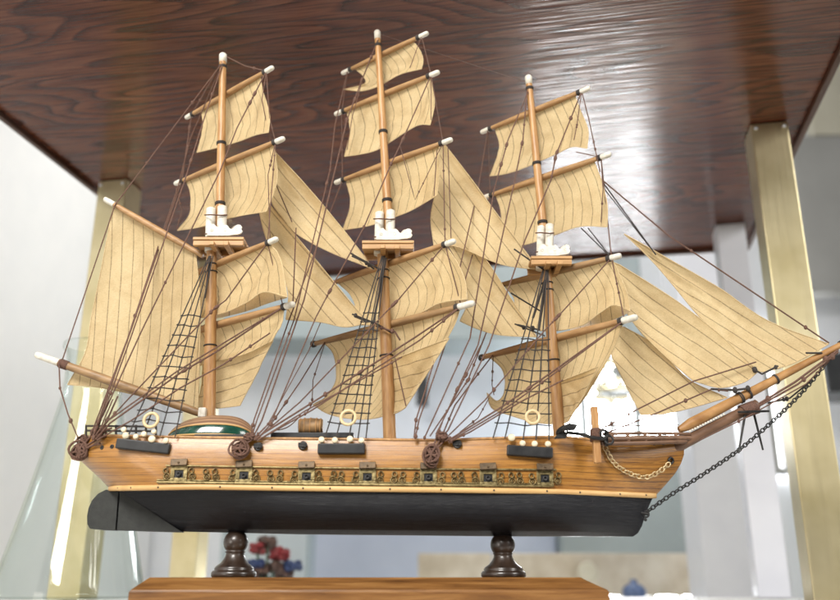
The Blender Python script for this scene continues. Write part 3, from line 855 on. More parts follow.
def chain(pts, Rl, r, name, mat, parent=ship, k=1.5):
    pts = [Vector(p) for p in pts]
    fine = catmull(pts, 200)
    step = Rl * k * 1.45
    out = [fine[0]]; acc = 0
    for a, b in zip(fine, fine[1:]):
        acc += (b - a).length
        if acc >= step: out.append(b); acc = 0
    mb = MB()
    for i in range(len(out) - 1):
        a, b = out[i], out[i + 1]; d = (b - a).normalized()
        up = Vector((0, 1, 0)) if i % 2 == 0 else d.cross(Vector((0, 1, 0))).normalized()
        if i % 2: up = (up + Vector((0, .75, 0))).normalized(); up = (up - d * up.dot(d)).normalized()
        mb.torus((a + b) / 2, up, Rl, r, 12, 6, stretch=(d, k))
    return mb.build(name, mat, parent)
chain([H(604.5, 446, .003), H(611, 459, .003), H(620, 468, .003), H(634, 475, .003), H(647, 477, .0035), H(660, 471, .004), H(671, 462, .004)], .0019, .00062, 'anchor_chain', M['goldchain'])
mb = MB(); mb.torus(H(671, 460.5, .0015), (-.5, 1, .1), .0026, .0010, 14, 6); mb.build('hawse_ring', M['iron'], ship)
chain([P(645, 513, YC), P(672, 494, YC - .003), P(705, 473, YC - .004), P(740, 449, YC - .004), P(775, 419, YC - .004), P(806, 388, YC - .002), P(834, 353, YC)], .0016, .0006, 'bobstay_chain', M['iron'])
mb = MB(); mb.tube([P(638, 512, YC - .004), P(648, 514, YC - .002)], .0014, 8); mb.torus(P(646, 514, YC - .002), (0, 1, 0), .0026, .0009, 12, 6); mb.ball(P(645.5, 519.5, YC - .003), .0016, 8); mb.build('bobstay_eye', M['iron'], lower)

# ---- channels with deadeyes, life rings
def channel(pl, pr, h, eyes, extra=()):
    a = H(*pl, .0030); b = H(*pr, .0030); yy = min(a.y, b.y)
    d = (b - a); L = d.length
    ang = math.atan2(d.z, d.x)
    R = Matrix.Rotation(-ang, 3, 'Y')
    ch = MB().box((a + b) / 2, (L, .0085, h), R, bev=.0010).build('deadeye_channel', M['black'], ship)
    for (u, v, r) in eyes:
        r *= .86; c = H(u, v, .006)
        mb = MB()
        mb.lathe([(0, -.0016), (r * .8, -.0017), (r, -.0010), (r, .0010), (r * .8, .0017), (0, .0016)], c, (random.uniform(-.15, .15), -1, random.uniform(-.2, .1)), 14)
        mb.build('deadeye', M['bone2'], ch)
M['ring'] = simple('tan_ring_wood', (.50, .36, .18), (.68, .53, .32), 300, .5)
M['bone2'] = simple('pale_deadeye_wood', (.55, .44, .28), (.78, .69, .52), 300, .5)
channel((118.5, 444), (169.5, 449), .0090, [(126, 435.5, .0036), (136, 436.5, .0028), (144, 434, .0028), (152, 439, .0036), (166, 440.5, .0030), (154, 431.5, .0026), (124, 429.5, .0028)])
channel((318, 449), (365, 449), .0090, [(321.5, 439.8, .0032), (334.8, 440.2, .0032), (350, 439, .0033), (361.5, 440.5, .0030)])
channel((507, 450), (552, 453.5), .0090, [(511.5, 437.5, .0036), (522.5, 443.2, .0030), (534.6, 443.8, .0032), (548, 444, .0032)])
for u, v, r in ((151, 420, .0062), (348.3, 417.5, .0064), (532.7, 417, .0058)):
    mb = MB(); c = P(u, v, YC - .051)
    mb.torus(c, (0.05, 1, -.12), r, .0014, 26, 10)
    lr = mb.build('life_ring', M['ring'], ship)

# ---- shrouds with ratlines
def shroud(top, bots, vtop_r, rows, tops=None):
    """top: apex (u,v,Y); bots: list of (u,v) on the channel; rungs between given heights"""
    T = P(*top); mb = MB()
    B = [P(u, v, YC - .049) for u, v in bots]
    Ts = [P(*t) for t in tops] if tops else [T + Vector((.0012 * (i - (len(B) - 1) / 2), -.0004 * i, 0)) for i in range(len(B))]
    for a, b in zip(Ts, B):
        mb.tube([a, a.lerp(b, .5) + Vector((0, 0, -.0003)), b], .00062, 6)
    for t in rows:
        row = [a.lerp(b, t + random.uniform(-.004, .004)) for a, b in zip(Ts, B)]
        ext = (row[0] - row[-1]) * .06
        pts = [row[0] + ext] + row + [row[-1] - ext]
        pts = [q + Vector((0, -.0006, -.0004 * (k % 2))) for k, q in enumerate(pts)]
        mb.tube(pts, .00058, 5)
        for q in row: mb.ball(q + Vector((0, -.0006, 0)), .0010, 6)
    return mb.build('shroud_ladder', M['rope_dark'], ship)
shroud((211, 256, YC - .006), [(129, 434), (144, 433), (160, 436), (175, 437)], 0, [.36 + .0575 * i for i in range(11)], tops=[(209, 256, YC - .007), (210, 256, YC - .007), (211, 256, YC - .007), (213, 256, YC - .007)])
shroud((383, 252, YC - .006), [(325, 437), (336, 438), (349, 437), (358, 438), (366, 438)], 0, [.34 + .049 * i for i in range(13)], tops=[(382, 256, YC - .008), (383, 256, YC - .008), (384, 256, YC - .008), (384, 256, YC - .008), (385, 256, YC - .008)])
shroud((546, 268, YC - .006), [(493, 438), (505, 438), (523, 440), (536, 440), (549, 440)], 0, [.44 + .06 * i for i in range(9)], tops=[(543, 270, YC - .008), (544, 270, YC - .008), (546, 270, YC - .008), (547, 270, YC - .008), (548, 270, YC - .008)])

# ---- lifeboat upturned on the deck, skids, barrel
xl = P(162, 436, YC - .030); xr = P(252, 436, YC - .030); zt = P(205, 415.5, YC - .012).z; z0 = xl.z
Lb = xr.x - xl.x; hb = zt - z0
def boat_rows(a0, a1, n, grow=1.0):
    G = []; UVs = []
    for j in range(n + 1):
        th = a0 + (a1 - a0) * j / n
        row = []; uvr = []
        for i in range(33):
            s = -1 + 2 * i / 32
            w = (1 - abs(s) ** 2.6) ** .62
            hh = (1 - abs(s) ** 3.4) ** .55
            if s < 0: hh *= 1 - .25 * (-s)
            row.append(Vector((xl.x + Lb * (s + 1) / 2, YC - .012 - .020 * w * math.cos(th) * grow, z0 + hb * hh * math.sin(th) * grow)))
            uvr.append(((s + 1) / 2, th / math.pi))
        G.append(row); UVs.append(uvr)
    return G, UVs
g, uvs = boat_rows(.52, math.pi - .52, 18)
lb = MB().grid(g, uvs).build('lifeboat', M['boat'], ship)
g, uvs = boat_rows(.06, .50, 6, 1.015); g2, uv2 = boat_rows(math.pi - .50, math.pi - .06, 6, 1.015)
MB().grid(g, uvs).grid(g2, uv2).build('boat_strake', M['green'], lb)
g, uvs = boat_rows(.51, .51001, 1, 1.03); mb = MB(); mb.tube(g[0], .0008, 6); g, uvs = boat_rows(.05, .0501, 1, 1.03); mb.tube(g[0], .0010, 6); mb.build('boat_rubbing_strip', M['wale'], lb)
mb = MB()
a = P(195, 436.5, YC - .036); b = P(249, 436.5, YC - .036); mb.box((a + b) / 2, (b.x - a.x, .006, .0035), bev=.0005)
mb.box(P(214, 437.5, YC - .0405), (.008, .004, .0035), bev=.0005)
mb.build('boat_skid', M['black'], ship)
mb = MB()
a = P(271.5, 436, YC - .036); b = P(354, 436, YC - .036); mb.box((a + b) / 2, (b.x - a.x, .010, .0050), bev=.0007)
mb.build('deck_rail', M['black'], ship)
bc = P(310.7, 426, YC - .034); hl = 12 * .00088; rr = 8 * .00088
mb = MB(); mb.lathe([(0, -hl), (rr * .86, -hl), (rr * .95, -hl * .6), (rr * 1.02, 0), (rr * .95, hl * .6), (rr * .86, hl), (0, hl)], bc, (1, 0, 0), 22)
brl = mb.build('barrel', M['never'] if 'never' in M else M['boom'], ship)
mb = MB()
for t in (-.85, -.5, .0, .5, .85): mb.torus(bc + Vector((hl * t, 0, 0)), (1, 0, 0), rr * (1.02 - .13 * t * t), .0006, 22, 6)
mb.build('barrel_hoop', M['spar'], brl)

# stern rail
mb = MB()
for z in (430.5, 425.8):
    mb.tube([P(86 + k * 10, z + .1 * k, YC - .040 * min(1, .45 + k * .09)) for k in range(8)], .0009, 6)
for k in range(8): mb.tube([P(86 + k * 10, 437, YC - .040 * min(1, .45 + k * .09)), P(86 + k * 10, 425, YC - .040 * min(1, .45 + k * .09))], .0011, 6)
mb.build('stern_rail', M['rope_dark'], ship)
mb = MB()
for u, v in ((102, 447.5), (112, 446.5)): mb.torus(H(u, v, .0006), (0, 1, 0), .0014, .0006, 10, 6)
for u, v in ((102, 447.5), (112, 446.5)): mb.ball(H(u, v, -.0002), .0011, 8)
mb.build('hull_eyelet', M['iron'], ship)

# ---- rope coils (belaying knots) and iron eyes
def coil(c, rx, rz, n=9, rr=.0009, tail=None, tilt=.1):
    mb = MB(); c = Vector(c)
    for i in range(n):
        a = random.uniform(-.5, .5); 
        ax = Vector((random.uniform(-.35, .35), 1, random.uniform(-.35, .35)))
        pts = []
        k = 18; s1 = random.uniform(.45, 1.15); off = Vector((random.uniform(-.32, .32) * rx, random.uniform(-.003, .002), random.uniform(-.32, .32) * rz))
        ph = random.uniform(0, 6)
        for j in range(k + 1):
            th = 2 * math.pi * j / k + ph
            pts.append(c + off + Vector((math.cos(th) * rx * s1, -.002 + .0016 * math.sin(2 * th + i), math.sin(th) * rz * s1 + math.cos(th) * rz * a * .4)))
        mb.tube(pts, rr, 6, caps=False)
    for i in range(4):
        a_ = random.uniform(0, 6.28)
        q0 = c + Vector((math.cos(a_) * rx * .9, -.004, math.sin(a_) * rz * .9)); q1 = c + Vector((math.cos(a_ + 2.4) * rx, -.0045, math.sin(a_ + 2.4) * rz)); mb.tube(catmull([q0, c + Vector((0, -.0055, 0)), q1], 8), rr * 1.1, 6)
    if tail:
        for t in tail: mb.tube(catmull([c, (c + Vector(t)) / 2 + Vector((0, -.003, 0)), Vector(t)], 10), rr, 6)
    return mb.build('rope_coil', M['rope'], ship)
coil(H(240.5, 449, .005), .0064, .0062, 10, tail=[H(252, 436, .003), H(249, 434, .003), H(255, 438, .003)])
coil(H(431, 455, .005), .0058, .0074, 10, tail=[H(441, 438, .004), H(437, 436, .003), H(444, 441, .003)])
coil(H(82, 451, .003), .0075, .0070, 12, rr=.0011, tail=[H(96, 440, .004), H(90, 437, .003), H(100, 443, .004)])
coil(H(84, 442, .002), .0040, .0040, 5)
coil(H(100, 434, .003), .0060, .0036, 6, tail=[H(112, 428, .002)])
coil(P(250, 437, YC - .046), .0050, .0034, 6)
coil(P(441, 437, YC - .046), .0048, .0034, 6)
for u, v in ((258.5, 446.5), (303, 445.5), (457.5, 444)):
    mb = MB(); c = H(u, v, .002)
    mb.torus(c, (.2, 1, 0), .0030, .0010, 14, 6); mb.box(c + Vector((-.0006, 0, .0006)), (.0072, .0022, .0042), bev=.0005); mb.ball(c + Vector((.002, -.002, -.001)), .0016, 8)
    mb.build('iron_eye', M['iron'], ship)

# ---- rigging
nline = 0
def pt(q):
    if isinstance(q, str): return TIP[q].copy()
    return P(q[0], q[1], q[2] if len(q) > 2 else YC)
def line(*pts, r=.00068, sag=.0, blocks=(), mat='rope'):
    pp = [pt(q) for q in pts]
    mb = MB()
    out = []
    for a, b in zip(pp, pp[1:]):
        for i in range(7 if b is not pp[-1] else 8):
            t = i / 7
            q = a.lerp(b, t); q.z -= sag * math.sin(math.pi * t)
            out.append(q)
    mb.tube(out, r, 6)
    tot = len(out) - 1
    for t in blocks:
        f = t * tot; i = min(tot - 1, int(f)); q = out[i].lerp(out[i + 1], f - i); d = (out[i + 1] - out[i]).normalized()
        mb.lathe([(0, -.0034), (.0012, -.0028), (.0018, 0), (.0012, .0028), (0, .0034)], q, d, 8)
        mb.ball(q + d * .0050, .0011, 8)
    if len(pts) > 2:
        for q in range(2):
            i = random.randrange(1, tot); mb.ball(out[i], r * random.uniform(1.9, 2.8), 7, sq=1.3)
    mb.build('rigging_line', M[mat], ship)
NR = YC - .050   # near rail
SK = (92, 438, YC - .036); MK = (250, 438, NR); FK = (441, 438, NR)
# stern fan
line((221.5, 64, YC - .004), (115, 205, YC - .006), (62, 361, YC - .008), r=.0006)
line((59, 364, YC - .010), (60, 388, YC - .014), (68, 414, YC - .020), (78, 438, YC - .026), r=.0007)
line((222, 62, YC - .004), 'z1L', 'z2L', (131, 330, YC - .03), SK, blocks=(.3,))
line((222, 64, YC - .004), (190, 140, YC + .02), (178, 187, YC + .03), (127, 340, YC - .02), (90, 437, YC - .036))
line((222, 66, YC - .005), (205, 116, YC - .010), (184, 183, YC - .018), (132, 334, YC - .03), (94, 439, YC - .037), blocks=(.42,))
line('z1R', (237, 128, YC - .036), (220, 171, YC - .038), (142, 330, YC - .042), (93, 437, YC - .038), blocks=(.10, .14))
line('z2R', (268, 175, YC - .04), (270, 238, YC - .045), r=.0005)
line('z1R', (262, 100, YC - .04), (270, 142, YC - .03), r=.0005)
line('z1R', (269.5, 118, YC - .04), 'z2R', r=.0005)
line('z1R', (245, 66, YC - .02), (227, 57, YC - .004), r=.0006)
line('z2R', 'z3R', 'z4R', r=.0005)
line('z3R', (226, 300, YC - .042), (214, 309, YC - .042), (193, 331, YC - .042), (132, 395, YC - .044), SK, blocks=(.36,))
line('z4R', (216, 352, YC - .045), (180, 373, YC - .046), (110, 423, YC - .046), (96, 439, YC - .04), r=.0008, blocks=(.47,))
line('z4R', (212, 350, YC - .047), (176, 372, YC - .048), (106, 422, YC - .046), (92, 440, YC - .038))
line((270, 333, YC - .04), (224, 364, YC - .045), (180, 388, YC - .046), (132, 420, YC - .046), (97, 440, YC - .04))
line((176, 188, YC + .03), (182, 210, YC + .035), (177, 229, YC + .03), r=.0005)
line((108, 395, YC - .044), (92, 440, YC - .036), r=.0008, blocks=(.6, .8)); line((118, 396, YC - .044), (98, 440, YC - .037), r=.0008, blocks=(.55,))
line((113, 399, YC - .046), (97, 436, YC - .04), r=.0006)
# mid fan to the main mast
line('m2L', 'm3L', (289, 320, YC - .03), (254, 420, NR), MK)
line('m1L', (335, 125, YC + .02), (330, 170, YC + .01), (294, 320, YC - .03), (257, 420, NR), (251, 438, NR), blocks=(.42,))
line((378, 40, YC - .004), (362, 80, YC + .01), (347, 120, YC + .005), (304, 300, YC - .035), (262, 420, NR), (252, 439, NR), r=.0008, blocks=(.2, .3))
line('m2R', (404, 137, YC - .03), (391, 164, YC - .035), (364, 227, YC - .04), (316, 317, YC - .044), (272, 420, NR), (254, 439, NR), r=.0007, blocks=(.18, .62))
line('m3R', (415, 200, YC - .03), (400, 146, YC - .03), r=.00045)
line('m4R', (399, 299, YC - .042), (388, 310, YC - .042), (300, 402, NR), (258, 438, NR), blocks=(.33, .38))
line('m5R', (414, 338, YC - .046), (310, 404, NR), (262, 434, NR), (254, 440, NR), r=.0008, blocks=(.38,))
line('m5R', (420, 340, YC - .048), (370, 372, NR), (312, 410, NR), (258, 440, NR))
line('m5L', (300, 382, YC + .0), (271, 424, NR), (256, 440, NR), blocks=(.5,))
line((402, 357, NR), (366, 377, NR), (305, 411, NR), (260, 439, NR), r=.0006)
line('m4L', (309, 350, YC - .01), (268, 424, NR), (254, 438, NR), r=.0005)
line('m5L', (313, 380, YC + .03), (312, 403, YC + .03), r=.0005)
line((312, 404, YC + .02), (300, 416, YC), (278, 430, NR), r=.0005, sag=.003)
line('m2R', 'm3R', 'm4R', r=.0005); line('m1R', 'm2R', r=.0005); line('m3R', 'm4R', 'm5R', r=.00055)
line('m1R', (410, 68, YC - .04), r=.00045); line('m2R', (431, 120, YC - .04), r=.00045)
line('m1L', 'm2L', r=.0005); line((363, 78, YC + .02), (352, 118, YC + .02), (347, 150, YC + .02), r=.0005)
line((437, 150, YC - .035), (434, 196, YC - .04), r=.0005); line((448, 148, YC - .045), (451, 238, YC - .048), r=.0005)
# forward fan to the fore mast
line('f1L', (478, 190, YC + .02), (450, 310, YC - .02), (416, 420, NR), (414, 438, NR))
line('f2L', (449, 334, YC - .03), (419, 420, NR), (415, 439, NR), blocks=())
line((528, 92, YC - .004), (508, 140, YC - .01), (494, 190, YC - .016), (470, 338, YC - .04), (428, 430, NR), (424, 439, NR), blocks=(.22, .30))
line((527, 90, YC - .004), (523, 139, YC - .010), (514, 184, YC - .02), (478, 345, YC - .042), (443, 420, NR), (436, 439, NR), blocks=(.22, .72))
line('f1R', (556, 155, YC - .035), (551, 180, YC - .036), (525, 240, YC - .04), (489, 345, YC - .046), (448, 430, NR), FK, r=.0007, blocks=(.16, .19))
line('f3R', (562, 312, YC - .042), (545, 330, YC - .044), (485, 400, NR), (446, 438, NR), blocks=(.30, .34))
line('f4R', (552, 372, YC - .048), (500, 408, NR), (452, 438, NR), (445, 441, NR), r=.0008, blocks=(.36,))
line('f4R', (548, 378, NR), (506, 408, NR), (450, 441, NR))
line((563, 380, NR), (520, 402, NR), (470, 432, NR), (448, 442, NR))
line('f4L', (478, 374, YC), (455, 405, NR + .01), FK); line('f4L', (492, 385, YC + .04), (494, 395, YC + .04), r=.0005)
line((489, 398, YC + .02), (478, 418, YC), (460, 432, NR), r=.0005)
line((481, 345, YC - .03), (436, 434, NR), r=.0006, blocks=(.35,))
line('f3L', (468, 380, YC - .02), (430, 436, NR), blocks=(.5,))
line('f1R', (589, 120, YC - .04), (600, 172, YC - .045), r=.0005); line('f2R', 'f3R', 'f4R', r=.00055)
line('f1R', (577, 125, YC - .04), (574, 140, YC - .04), r=.00045)
line('f2R', (603, 190, YC - .04), (601, 222, YC - .04), r=.00045)
line((576, 152, YC - .03), 'f2R', r=.0005); line('f1L', 'f2L', r=.0005)
line((581, 228, YC - .02), 'f3R', r=.0006, mat='rope_dark'); line((588, 228, YC - .02), 'f3R', r=.0006, mat='rope_dark')
# stays to the jib boom
line((596, 175, YC - .02), (669, 236, YC - .012), (829, 343, YC), r=.00075)
line((604, 184, YC - .02), (656, 255, YC - .006), r=.00065, mat='rope_dark'); line((602, 186, YC - .018), (652, 250, YC - .004), r=.0005, mat='rope_dark')
line((379, 34, YC), (525, 82, YC), r=.0003); line((542, 312, YC), (511, 293, YC - .03), r=.0008, mat='rope_dark')
line((544, 270, YC - .006), (514, 249, YC - .012), r=.0008, mat='rope_dark'); line((379, 269, YC - .006), (350, 253, YC - .012), r=.0008, mat='rope_dark')
line((392, 333, YC - .008), (377, 324, YC - .012), (352, 314, YC - .016), r=.0008, mat='rope_dark')
line((376, 326, YC - .01), (395, 332, YC - .012), (400, 340, YC - .014), r=.0009, mat='rope')
line((540, 330, YC - .02), (515, 324, YC - .01), (545, 336, YC - .012), r=.0008, mat='rope_dark')
line((600, 430, YC - .03), (640, 408, YC - .012), (694, 381, YC - .010), (756, 362, YC - .008), r=.0007)
line((604, 434, YC - .03), (650, 416, YC - .012), (712, 389, YC - .010), (728, 391, YC - .010), r=.0007); line((711, 389, YC - .01), (735, 390, YC - .01), (750, 388, YC - .008), r=.001, mat='rope_dark')
line((595, 426, YC - .04), (679, 425, YC - .008), r=.0004); line((752, 368, YC - .006), (762, 374, YC - .008), (778, 366, YC - .006), r=.0009, mat='rope_dark')
line((806, 353, YC - .006), (822, 353, YC - .004), r=.0009, mat='rope_dark')
line((757, 405, YC - .003), (795, 382, YC - .004), (838, 350, YC - .002), r=.0011); line((750, 411, YC - .004), (798, 384, YC - .006), (838, 352, YC - .002), r=.0010)
line((700, 440, YC - .012), (745, 418, YC - .008), (806, 384, YC - .004), (838, 352, YC), r=.0006)
line((768, 403, YC), (790, 398, YC), (812, 380, YC - .002), r=.0008, mat='rope_dark')
line((205, 298, YC - .008), (210, 262, YC - .006), r=.0010, mat='rope_dark'); line((533, 318, YC), (545, 280, YC - .004), r=.0012, mat='rope_dark')
line((372, 330, YC - .012), (386, 258, YC - .008), r=.0012, mat='rope_dark'); line((539, 330, YC - .014), (548, 270, YC - .008), r=.0010, mat='rope_dark')
line((272, 175, YC), (292, 222, YC - .002), r=.0006); line((296, 228, YC), (293, 302, YC - .01), r=.0007)
line((352, 256, YC - .002), (365, 262, YC - .004), (374, 269, YC - .004), r=.0009, mat='rope_dark'); line((354, 316, YC), (368, 322, YC), r=.0009, mat='rope_dark')
line((395, 358, NR), (406, 406, YC - .04), r=.0006)

# ================================================================== STAND
zt = P(400, 577.2, .757).z
zb = P(400, 590, .742).z
xl0, xr0 = P(129, 590, .742).x, P(609, 590, .742).x
xl1, xr1 = P(150, 577, .757).x, P(581, 577, .757).x
stand = thing('display_stand', ((xl0 + xr0) / 2, YC, 0), 'low brown wooden plinth holding the ship up on two dark round pegs', 'display stand')
mb = MB()
y0, y1 = .742, .858
ring = lambda x0, x1, ya, yb, z: [Vector((x0, ya, z)), Vector((x1, ya, z)), Vector((x1, yb, z)), Vector((x0, yb, z))]
e = .0015
rings = [ring(xl0 + e, xr0 - e, y0 + e, y1 - e, .0003), ring(xl0, xr0, y0, y1, .002), ring(xl0, xr0, y0, y1, zb - e), ring(xl0 + e * .7, xr0 - e * .7, y0 + e * .7, y1 - e * .7, zb + e * .2), ring(xl1 - e, xr1 + e, .757 - e, y1 - .0155 + e, zt - .0012), ring(xl1, xr1, .757, y1 - .015, zt)]
vs = [p for r in rings for p in r]; fs = [(3, 2, 1, 0), tuple(range(len(vs) - 4, len(vs)))]
for k in range(len(rings) - 1):
    for j in range(4): fs.append((4 * k + j, 4 * k + (j + 1) % 4, 4 * k + 4 + (j + 1) % 4, 4 * k + 4 + j))
mb.add(vs, fs, smooth=False); mb.build('base_board', M['base'], stand)
for u in (235, 503):
    xx = P(u, 556, YC).x; zk = P(u, interp([(182, 531.5), (300, 534), (500, 536), (633, 536.5)], u), YC).z + .0005
    Ht = zk - zt; q = .00093
    r = lambda k: k * q
    prof = [(0, 0), (r(20), 0), (r(21.3), .0012), (r(21.3), Ht * .10), (r(20), Ht * .145), (r(18.2), Ht * .155), (r(18.8), Ht * .19), (r(17.6), Ht * .24), (r(13.5), Ht * .31), (r(10.5), Ht * .40), (r(9), Ht * .49), (r(8.6), Ht * .54), (r(9.6), Ht * .555), (r(9.6), Ht * .575)]
    for k in range(1, 12):
        a = -1.05 + (1.05 + 1.25) * k / 11
        prof.append((r(11.8) * math.cos(a), Ht * .775 + r(11.8) * math.sin(a) * .98))
    prof.append((r(3), Ht))
    prof.append((0, Ht))
    MB().lathe(prof, (xx, YC, zt), n=36).build('turned_peg', M['peg'], stand)

# ================================================================== DISPLAY SHELF (turned 10.5 degrees)
TH = math.radians(10.5)
AX = Vector((math.cos(TH), -math.sin(TH), 0)); DP = Vector((math.sin(TH), math.cos(TH), 0))
RS = Matrix(((AX.x, DP.x, 0), (AX.y, DP.y, 0), (0, 0, 1)))
def sh(a, d, z): return AX * a + DP * d + Vector((0, 0, z))
HZ = .647
unit = thing('display_shelf', sh(-.21, 1.0, 0), 'tall brass-posted shelf unit with a dark oak board above the ship', 'shelf unit')
a0, a1, d0, d1 = -.765, .337, .655, 1.655
def oriented(name, mb_local, mat, parent, c):
    ob = mb_local.build(name, mat, parent, origin=(0, 0, 0))
    ob.location = c; ob.rotation_euler = (0, 0, -TH)
    return ob
ob = oriented('upper_board', MB().box((0, 0, 0), (a1 - a0, d1 - d0, .022), bev=.001), M['board'], unit, sh((a0 + a1) / 2, (d0 + d1) / 2, HZ + .011))
WORLD[ob.name] = ob.location.copy()
# edge lipping, a little proud below and outside the board
for nm, a, d, sx, sy in (('edge_lipping', a0 - .004, (d0 + d1) / 2, .008, d1 - d0 + .016), ('edge_lipping', a1 + .004, (d0 + d1) / 2, .008, d1 - d0 + .016), ('edge_lipping', (a0 + a1) / 2, d1 + .004, a1 - a0 - .0002, .008)):
    oriented(nm, MB().box((0, 0, 0), (sx, sy, .034), bev=.0012), M['board_edge'], unit, sh(a, d, HZ + .009))
oriented('lower_board', MB().box((0, 0, 0), (a1 - a0, d1 - d0, .020), bev=.001), M['shelf_white'], unit, sh((a0 + a1) / 2, (d0 + d1) / 2, -.010))
for a, d, pm in ((-.722, 1.185, 'brass'), (.289, 1.185, 'brass'), (-.722, 1.556, 'brass'), (.291, 1.556, 'colwhite')):
    p = oriented('post', MB().box((0, 0, 0), (.050, .050, HZ - .003), bev=.0016), M[pm], unit, sh(a, d, HZ / 2))
    if pm != 'brass': p['label'] = 'white post'
    mbx = MB().lathe([(0, -.0025), (.0028, 0), (.0024, .0014), (0, .0018)], (-.019, -.0272, -.004), (0, -1, 0), 12).lathe([(0, -.0025), (.0028, 0), (.0024, .0014), (0, .0018)], (.019, -.0272, -.004), (0, -1, 0), 12)
    q = mbx.build('post_screw', M['colwhite'], p, origin=(0, 0, 0))
    q.matrix_parent_inverse = Matrix.Identity(4); q.location = (0, 0, HZ / 2 - .006)

# ================================================================== FLASK
FX, FY = -.424, 1.10
fl = thing('glass_flask', (FX, FY, 0), 'large clear conical glass flask standing behind the stern of the ship', 'flask')
outer = [(0, .0005), (.080, .0005), (.087, .004), (.0885, .010), (.0868, .020), (.083, .036), (.068, .100), (.054, .165), (.044, .215), (.038, .245), (.0362, .262), (.036, .300), (.039, .311), (.043, .316), (.0438, .319), (.0425, .321)]
inner = [(.0405, .3195), (.0365, .311), (.0335, .300), (.0337, .262), (.0355, .244), (.0415, .214), (.0515, .164), (.0655, .099), (.0805, .036), (.0842, .020), (.085, .0125), (.078, .0075), (0, .0065)]
def smooth_prof(p, n=70): return [(q.x, q.y) for q in catmull([Vector((a, b, 0)) for a, b in p], n)]
MB().lathe(smooth_prof(outer) + smooth_prof(inner), (FX, FY, 0), n=64).build('flask_body', M['thin_glass'], fl)

# ================================================================== ROOM BEHIND
def slab(name, u0, u1, v0, v1, Y, th, mat, label, cat, top=None):
    a = P(u0, v1, Y); b = P(u1, v0, Y)
    x0, x1 = P(u0, (v0 + v1) / 2, Y).x, P(u1, (v0 + v1) / 2, Y).x
    ob = MB().box(((x0 + x1) / 2, Y + th / 2, (a.z + b.z) / 2), (x1 - x0, th, b.z - a.z), bev=.004).build(name, mat)
    return tag(ob, label, cat)
tag(MB().box((-1.10, 1.72, .95), (.05, 3.7, 3.3)).build('side_wall', M['white_wall']), 'bright white wall running along the left of the shelf', 'wall')
tag(MB().box((.75, 3.62, .95), (4.4, .05, 3.3)).build('back_wall', M['backwall']), 'pale grey wall across the far end of the room', 'wall')
slab('blue_partition', 312, 556, 440, 640, 3.2, .04, M['lav'], 'pale blue low partition behind the ship hull', 'partition')
slab('soffit', 150, 640, 190, 338, 2.9, .25, M['greyblue'], 'grey blue overhead beam seen between the masts', 'beam')
slab('printed_board', 418, 492, 553, 596, 2.7, .03, M['pboard'], 'cream printed board left of the other under the ship bow', 'board')
slab('printed_board', 494, 700, 553, 596, 2.72, .03, M['pboard'], 'wider cream printed board with round motif under the ship bow', 'board')
slab('white_column', 690, 752, 200, 640, 2.2, .14, M['colwhite'], 'broad white column right of the ship bow', 'column')
slab('dark_speaker', 536, 562, 362, 402, 3.1, .1, M['darkbox'], 'x', 'box') if False else None
slab('dark_box', 416, 428, 368, 402, 3.3, .1, M['darkbox'], 'small dark box fixed high between main and fore masts', 'box')
slab('upper_wall', 800, 960, -40, 135, 3.3, .06, M['cream'], 'cream upper wall at the far right', 'wall')
slab('middle_wall', 800, 960, 136, 292, 3.28, .08, M['grey'], 'grey band of wall below the cream one at the far right', 'wall')
slab('dark_cabinet', 826, 900, 352, 392, 3.0, .2, M['darkbox'], 'dark cabinet front beyond the right brass post', 'cabinet')
slab('wall_cabinet', 560, 700, 448, 590, 3.12, .18, M['greyblue'], 'grey blue cabinet beyond the ship bow', 'cabinet')
# bright window behind the jibs; hidden lower pane added to streak the upper board
def window(u0, u1, v0, zlow, Y, label, backing=0):
    a = P(u0, 440, Y); b = P(u1, v0, Y); a.z = zlow; b.x = P(u1, 440, Y).x
    w = thing('window', ((a.x + b.x) / 2, Y, a.z), label, 'window')
    MB().box(((a.x + b.x) / 2, Y, (a.z + b.z) / 2), (b.x - a.x, .01, b.z - a.z)).build('pane', M['window_glow'], w)
    mb = MB()
    for k in range(6): mb.box((a.x + (b.x - a.x) * k / 5, Y - .03, (a.z + b.z) / 2), (.022 + .012 * (k % 2), .05, b.z - a.z + .03), bev=.003)
    mb.box(((a.x + b.x) / 2, Y - .018, b.z), (b.x - a.x + .02, .03, .03), bev=.003); mb.box(((a.x + b.x) / 2, Y - .018, a.z), (b.x - a.x + .02, .03, .03), bev=.003)
    mb.build('window_frame', M['grey'], w)
    if backing: MB().box(((a.x + b.x) / 2, Y - .05, b.z + backing / 2 + .016), (b.x - a.x + .06, .03, backing), bev=.004).build('backing_panel', M['grey'], w)  # added grey panel toning down the bright wall behind the chandelier bulbs
window(556, 690, 396, -.70, 3.585, 'bright window behind the jib sails, its hidden lower pane added for the board streak', .20)
window(757, 812, 330, .45, 3.585, 'narrow bright window beyond the right rear post')
